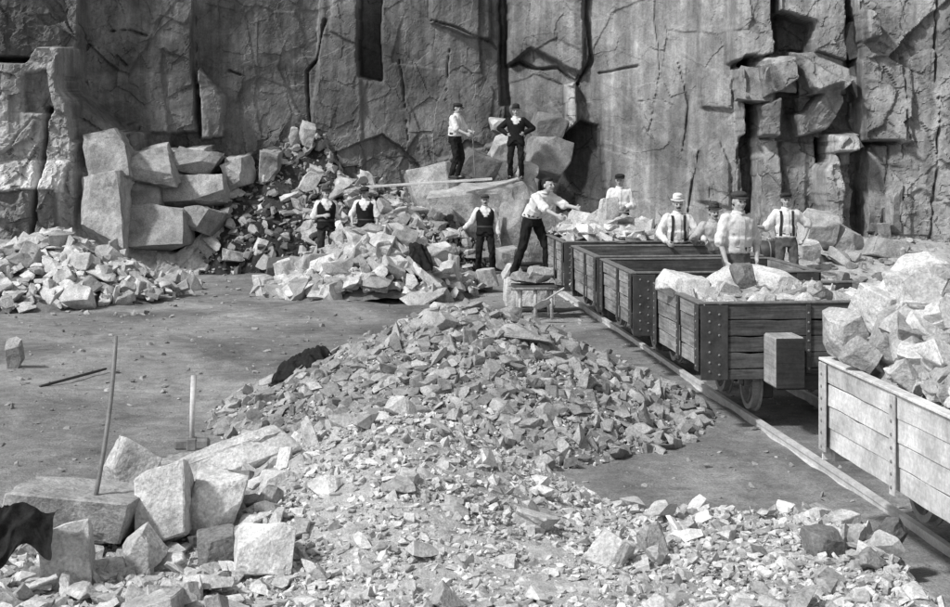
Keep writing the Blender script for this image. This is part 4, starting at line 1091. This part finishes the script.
# men behind the wagons
p = Person('person', 'man in white shirt behind the heaped stones of the farthest wagon', at(620, 29.8, .62), -.15, 1.64, lean=.05, arms={-1: ((-.2, .0, -1), (.5, -.8, .35)), 1: ((.3, .0, -1), (-.55, -.8, -.1))}, head=(-.1, .1))
p.build('white', 'black', hat='cap', hatmat='dark', sleeve='long')
p = Person('person', 'man in white hat with dark braces leaning over the loaded wagon', at(677, 24.75, .42), .05, 1.62, lean=.10, arms={-1: ((-.45, -.15, -1), (.35, -.8, -.5)), 1: ((.5, -.2, -.9), (.3, -.8, -.45))}, head=(0, .05))
p.build('white', 'grey', braces=True, hat='bowler', hatmat='white', sleeve='long', moustache=True)
p = Person('person', 'man in dark brimmed hat and drab shirt beside the white-hatted man', at(712, 24.7, .30), .15, 1.62, lean=.15, arms={-1: ((-.55, -.3, -.7), (-.3, -.8, .2)), 1: ((.3, -.2, -1), (.0, -.7, -.5))}, head=(.1, 0))
p.build('drab', 'grey', hat='brim', hatmat='tweed', sleeve='long', moustache=True)
p = Person('person', 'capped man in pale rolled-sleeve shirt standing between the nearer wagons', at(736, 18.95, .66), .30, 1.66, lean=.06, roll=.03, arms={-1: ((-.25, -.15, -1), (.12, -.45, -1)), 1: ((.25, .1, -1), (-.2, -.5, -.8))}, head=(.05, .05))
p.build('cream', 'grey', hat='cap', hatmat='tweed', braces=False, belt=True)
p = Person('person', 'capped man with braces and hand on hip behind the empty wagons', at(786, 26.6, .34), -.05, 1.68, arms={-1: ((-.55, -.1, -.9), (-.75, -.5, .1)), 1: ((.75, .2, -.75), (-.35, -.35, -.9))}, head=(.05, 0))
HIP = p; p.build('white', 'grey', braces=True, hat='cap', hatmat='dark')

# stands hidden behind the wagons and blocks under the feet
block_px(714, 330, 762, 390, 18.75, .45, (0, 0, .1), 261, 'block', 'squared footing stone between the two nearer wagons', lo=.55, hi=.75)
block_px(504, 277, 556, 312, 26.95, .55, (0, .0, .1), 262, 'block', 'flat stone under the boots of the young man loading', lo=.6, hi=.78)
for (u, d, zz, sd, lab) in ((620, 29.6, .62, 263, 'flat stone behind the farthest wagon under a man in white shirt'), (677, 24.6, .42, 264, 'squared stone under the white-hatted man between wagons'), (714, 24.6, .30, 265, 'squared stone under the man in the dark brimmed hat'), (786, 26.5, .34, 266, 'squared stone under the man with hand on hip')):
    boulder('stone_block', (PX(u, d), d + .1, zz / 2 - .03), (.62, .6, zz + .05), (0, 0, .1), sd, 'block', lab, lo=.6, hi=.78, amp=.01)

# ------------------------------------------------------------------ tools and small things
def bar(name, p0, p1, r, mat, label, cat, bend=0.0, n=8):
    p0 = Vector(p0); p1 = Vector(p1); bm = bmesh.new(); pts = []; rr = []
    for i in range(9):
        t = i / 8; q = p0.lerp(p1, t); q.x += bend * math.sin(t * math.pi); pts.append(q - p0); rr.append(r * (1 if t < .93 else .8))
    tube(bm, pts, rr, n); o = obj(name, bm_mesh(bm, name, True), M[mat]); o.location = p0
    return tag(o, label, cat)
bar('crowbar', P(95, 500, 10.45), P(116, 336, 10.8), .016, 'iron_worn', 'long iron bar standing upright on the broad flat-topped block', 'iron bar', .02)
a = at(0, 20, 0); d0 = ground_d(389); d1 = ground_d(372)
bar('iron_bar', Vector((PX(40, d0), d0, .03)), Vector((PX(106, d1), d1, .04)), .018, 'iron', 'dark bar lying flat on the open floor at the left', 'iron bar')
# sledge hammer, head down on a slab
hm_ = empty('sledge_hammer', P(192, 449, 12.2), .05); tag(hm_, 'sledge hammer standing on its head with the pale shaft upright', 'hammer')
bm = bmesh.new(); tube(bm, [(0, 0, .04), (.004, 0, .3), (.014, .0, .56)], [.019, .021, .022], 10); obj('shaft', bm_mesh(bm, 'shaft', True), M['wood_lightz'], hm_)
bm = box((0, 0, .04), (.27, .085, .085), None, .018); add_box(bm, (.0, 0, .04), (.08, .095, .095), None, .01); obj('hammer_head', bm_mesh(bm, 'hammer_head'), M['iron_worn'], hm_)
boulder('stone_block', P(196, 466, 12.3), (.55, .4, .20), (0, .03, .2), 271, 'block', 'low flat stone that the hammer head rests on', lo=.5, hi=.7)
# plank on the ledge
bm = bmesh.new(); a = P(366, 187, 35.0); b = P(492, 179, 35.15); L = (b - a).length
add_box(bm, (0, 0, 0), (L, .24, .05), None, .006); o = obj('plank', bm_mesh(bm, 'plank'), M['wood_light']); o.location = (a + b) / 2; o.rotation_euler = (0, -math.atan2((b - a).z, (b - a).x), math.atan2((b - a).y, (b - a).x))
tag(o, 'long pale plank run out level from the ledge over the scree', 'plank')
# bar held on the ledge
q = LEDGE.world(LEDGE.J['ha', 1]) ; q2 = LEDGE.world(LEDGE.J['ha', -1])
bar('drill_bar', Vector((q.x + .06, q.y - .08, 2.06)), Vector((q.x + .0, q.y - .02, q.z + .12)), .014, 'iron_worn', 'thin upright bar held by the man on the ledge plank', 'iron bar')
q = HIP.world(HIP.J['ha', -1])
bar('walking_bar', Vector((q.x - .03, q.y - .03, .02)), Vector((q.x - .02, q.y - .03, q.z + .05)), .014, 'iron', 'thin upright bar under the right hand of the man with braces', 'iron bar')
# dark drum beside him
dr = empty('metal_drum', at(768, 27.4, 1.0), .1); tag(dr, 'dark round drum lying on its side beside the man with hand on hip', 'drum')
bm = bmesh.new(); cyl(bm, (0, 0, 0), (1, .0, 0), .19, .42, 20); obj('shell', bm_mesh(bm, 'shell', True), M['iron'], dr)
for sx in (-.2, 0, .2):
    bm = bmesh.new(); cyl(bm, (sx, 0, 0), (1, 0, 0), .20, .025, 20); obj('hoop', bm_mesh(bm, 'hoop', True), M['iron_worn'], dr)
boulder('stone_block', at(768, 27.4, .40), (.6, .5, .86), (0, 0, .2), 272, 'block_dark', 'dark stone block carrying the round drum', lo=.55, hi=.75, amp=.012)
# barrow with stones in front of the young man
bw_ = empty('hand_barrow', at(534, 26.3, 0), .05); tag(bw_, 'low wooden barrow table on pale legs loaded with two flat stones', 'barrow')
for yy_ in (-.24, -.08, .08, .24):
    obj('deck_board', bm_mesh(box((0, yy_, .52), (.72, .15, .04), None, .005), 'deck_board'), M['wood_x'], bw_)
for x_, y_ in ((-.24, -.22), (.0, -.26), (.26, -.22), (-.24, .24), (.26, .24)):
    bm = bmesh.new(); tube(bm, [(x_ * 1.05, y_ * 1.05, 0), (x_, y_, .5)], [.028, .032], 8); obj('leg', bm_mesh(bm, 'leg', True), M['wood_light'], bw_)
for y_ in (-.31, .31):
    bm = bmesh.new(); tube(bm, [(-.40, y_, .50), (.2, y_, .50), (.62, y_ * .8, .47)], [.025, .027, .022], 8); obj('handle', bm_mesh(bm, 'handle', True), M['wood_y'], bw_)
block_px(510, 272, 536, 285, 26.1, .4, (.05, .25, .2), 281, 'stone_pale', 'flat pale stone on the left half of the barrow', lo=.45, hi=.62)
block_px(526, 266, 556, 284, 26.15, .45, (.05, -.1, .1), 282, 'stone', 'grey angular stone on the right half of the barrow', lo=.45, hi=.62)
# shovel leaning from the ground to the wagon side
sh = empty('shovel', (0, 0, 0)); tag(sh, 'shovel with a pale blade lying against the farthest wagon', 'shovel')
a = P(546, 300, 25.6); b = P(592, 270, 25.0); bm = bmesh.new(); tube(bm, [a, a.lerp(b, .5), b], [.017, .017, .018], 8); obj('shaft', bm_mesh(bm, 'shaft', True), M['wood_light'], sh)
bm = bmesh.new(); dx = (a - b).normalized(); sd = dx.cross(Vector((0, .4, 1))).normalized(); nn = dx.cross(sd)
rows = []
for t, wd in ((-.05, .04), (0, .11), (.14, .115), (.24, .08), (.27, .02)):
    rows.append([a + dx * t + sd * wd * q + nn * (.03 * q * q + (.004 if k else 0)) for k, qs in enumerate(((-1, -.5, 0, .5, 1), (1, .5, 0, -.5, -1))) for q in qs])
rings(bm, rows); obj('blade', bm_mesh(bm, 'blade', True), M['rail'], sh)

# ---- dark cloths: garments thrown down
def cloth(name, c, size, mat, label, seed, slope=(0, 0), humps=None):
    nx, ny = 60, 46; bm = bmesh.new(); rg = random.Random(seed); o = Vector((seed, seed * 2.3, 0))
    vs = []
    for j in range(ny + 1):
        row = []
        for i in range(nx + 1):
            s_ = i / nx - .5; t_ = j / ny - .5
            edge = 1 + .25 * mnoise.noise(Vector((math.atan2(t_, s_) * 1.5, seed, 0)))
            x = s_ * size[0] * edge; y = t_ * size[1] * edge
            f = (.55 - 2.0 * abs(mnoise.noise(Vector((x * 6 + y * 4, y * 3, seed))))) * .55 + (.3 - abs(mnoise.noise(Vector((x * 12 - y * 6, y * 6, seed))))) * .18
            z = size[2] * (.35 + f) + slope[0] * x + slope[1] * (y if slope[1] < 1 else min(y, .05)) - .9 * size[2] * (max(abs(s_), abs(t_)) * 2) ** 4
            row.append(bm.verts.new((x, y, z)))
        vs.append(row)
    for j in range(ny):
        for i in range(nx): bm.faces.new((vs[j][i], vs[j][i + 1], vs[j + 1][i + 1], vs[j + 1][i]))
    bmesh.ops.solidify(bm, geom=list(bm.faces), thickness=.012)
    ob = obj(name, bm_mesh(bm, name, True), M[mat]); ob.location = c
    return tag(ob, label, 'coat')
a = P(300, 374, 17.3); cloth('coat', a + Vector((0, 0, .12)), (.60, .40, .16), 'coat', 'dark coat thrown over the left shoulder of the coarse heap', 5, (.42, .15))
def hanging_coat(u0, u1, v_top, d, drop, label):
    x0 = PX(u0, d); x1 = PX(u1, d); zt = P(0, v_top, d).z; nx, ny = 56, 60; bm = bmesh.new(); vs = []
    for j in range(ny + 1):
        row = []
        for i in range(nx + 1):
            a = i / nx; t = j / ny; L = .16 + drop * (.78 + .22 * math.sin(a * 7 + 1) - .25 * a); q = t * L
            bend = min(max((q - .08) / .12, 0), 1) * math.pi / 2
            if q < .08: y, z = .20 - q, 0.0
            elif q < .20: y, z = .12 - .076 * math.sin(bend), -.076 * (1 - math.cos(bend))
            else: y, z = .044 - .0 * q, -.076 - (q - .20)
            f = (.5 - abs(mnoise.noise(Vector((a * 3.2 + .9 * t, t * 1.6, 3.3)))) * 2) * .05 + (.3 - abs(mnoise.noise(Vector((a * 8 - t * 3, t * 3, 7.7)))) * 1.3) * .010
            f += .05 * math.exp(-((a - .35) / .22) ** 2) * math.exp(-((t - .22) / .16) ** 2)
            nrm = Vector((0, -math.sin(bend), math.cos(bend)))
            p = Vector((x0 + (x1 - x0) * a + .03 * mnoise.noise(Vector((t * 4, a * 2, 1))), d - .14 + y, zt + z)) + nrm * f
            row.append(bm.verts.new(p))
        vs.append(row)
    for j in range(ny):
        for i in range(nx): bm.faces.new((vs[j][i], vs[j][i + 1], vs[j + 1][i + 1], vs[j + 1][i]))
    bmesh.ops.solidify(bm, geom=list(bm.faces), thickness=.008)
    return tag(obj('coat', bm_mesh(bm, 'coat', True), M['coat']), label, 'coat')
hanging_coat(-4, 56, 512, 9.66, .30, 'dark coat hanging over the blocks in the lower left corner')
a = P(421, 258, 29.0); cloth('coat', a + Vector((0, 0, .08)), (.42, .40, .24), 'coat', 'dark coat left lying on the large block pile', 11, (-.55, .3))
bm = bmesh.new()      # hanging part of the corner coat

# ---- bake the remeshed bodies and garments in one evaluation
bm.free()
bpy.context.view_layer.update()
dg = bpy.context.evaluated_depsgraph_get()
for o, mat, wr, sd in BAKE:
    me = bpy.data.meshes.new_from_object(o.evaluated_get(dg))
    if wr:
        n = len(me.vertices); co = np.zeros(n * 3); me.vertices.foreach_get('co', co); co = co.reshape(-1, 3)
        no = np.zeros(n * 3); me.vertices.foreach_get('normal', no); no = no.reshape(-1, 3)
        f = np.array([-abs(mnoise.noise(Vector((a * 9 + c * 5, b * 9, c * 7 - a * 6 + sd)))) * 1.6 + .3 + .5 * mnoise.noise(Vector((a * 22, b * 22 + c * 6, c * 12 + sd))) for a, b, c in co])
        co = co + no * (wr * f)[:, None]; me.vertices.foreach_set('co', co.ravel()); me.update()
    o.modifiers.clear()
    o.data = me
    if len(me.materials) == 0: me.materials.append(M[mat])
    me.polygons.foreach_set('use_smooth', [True] * len(me.polygons))
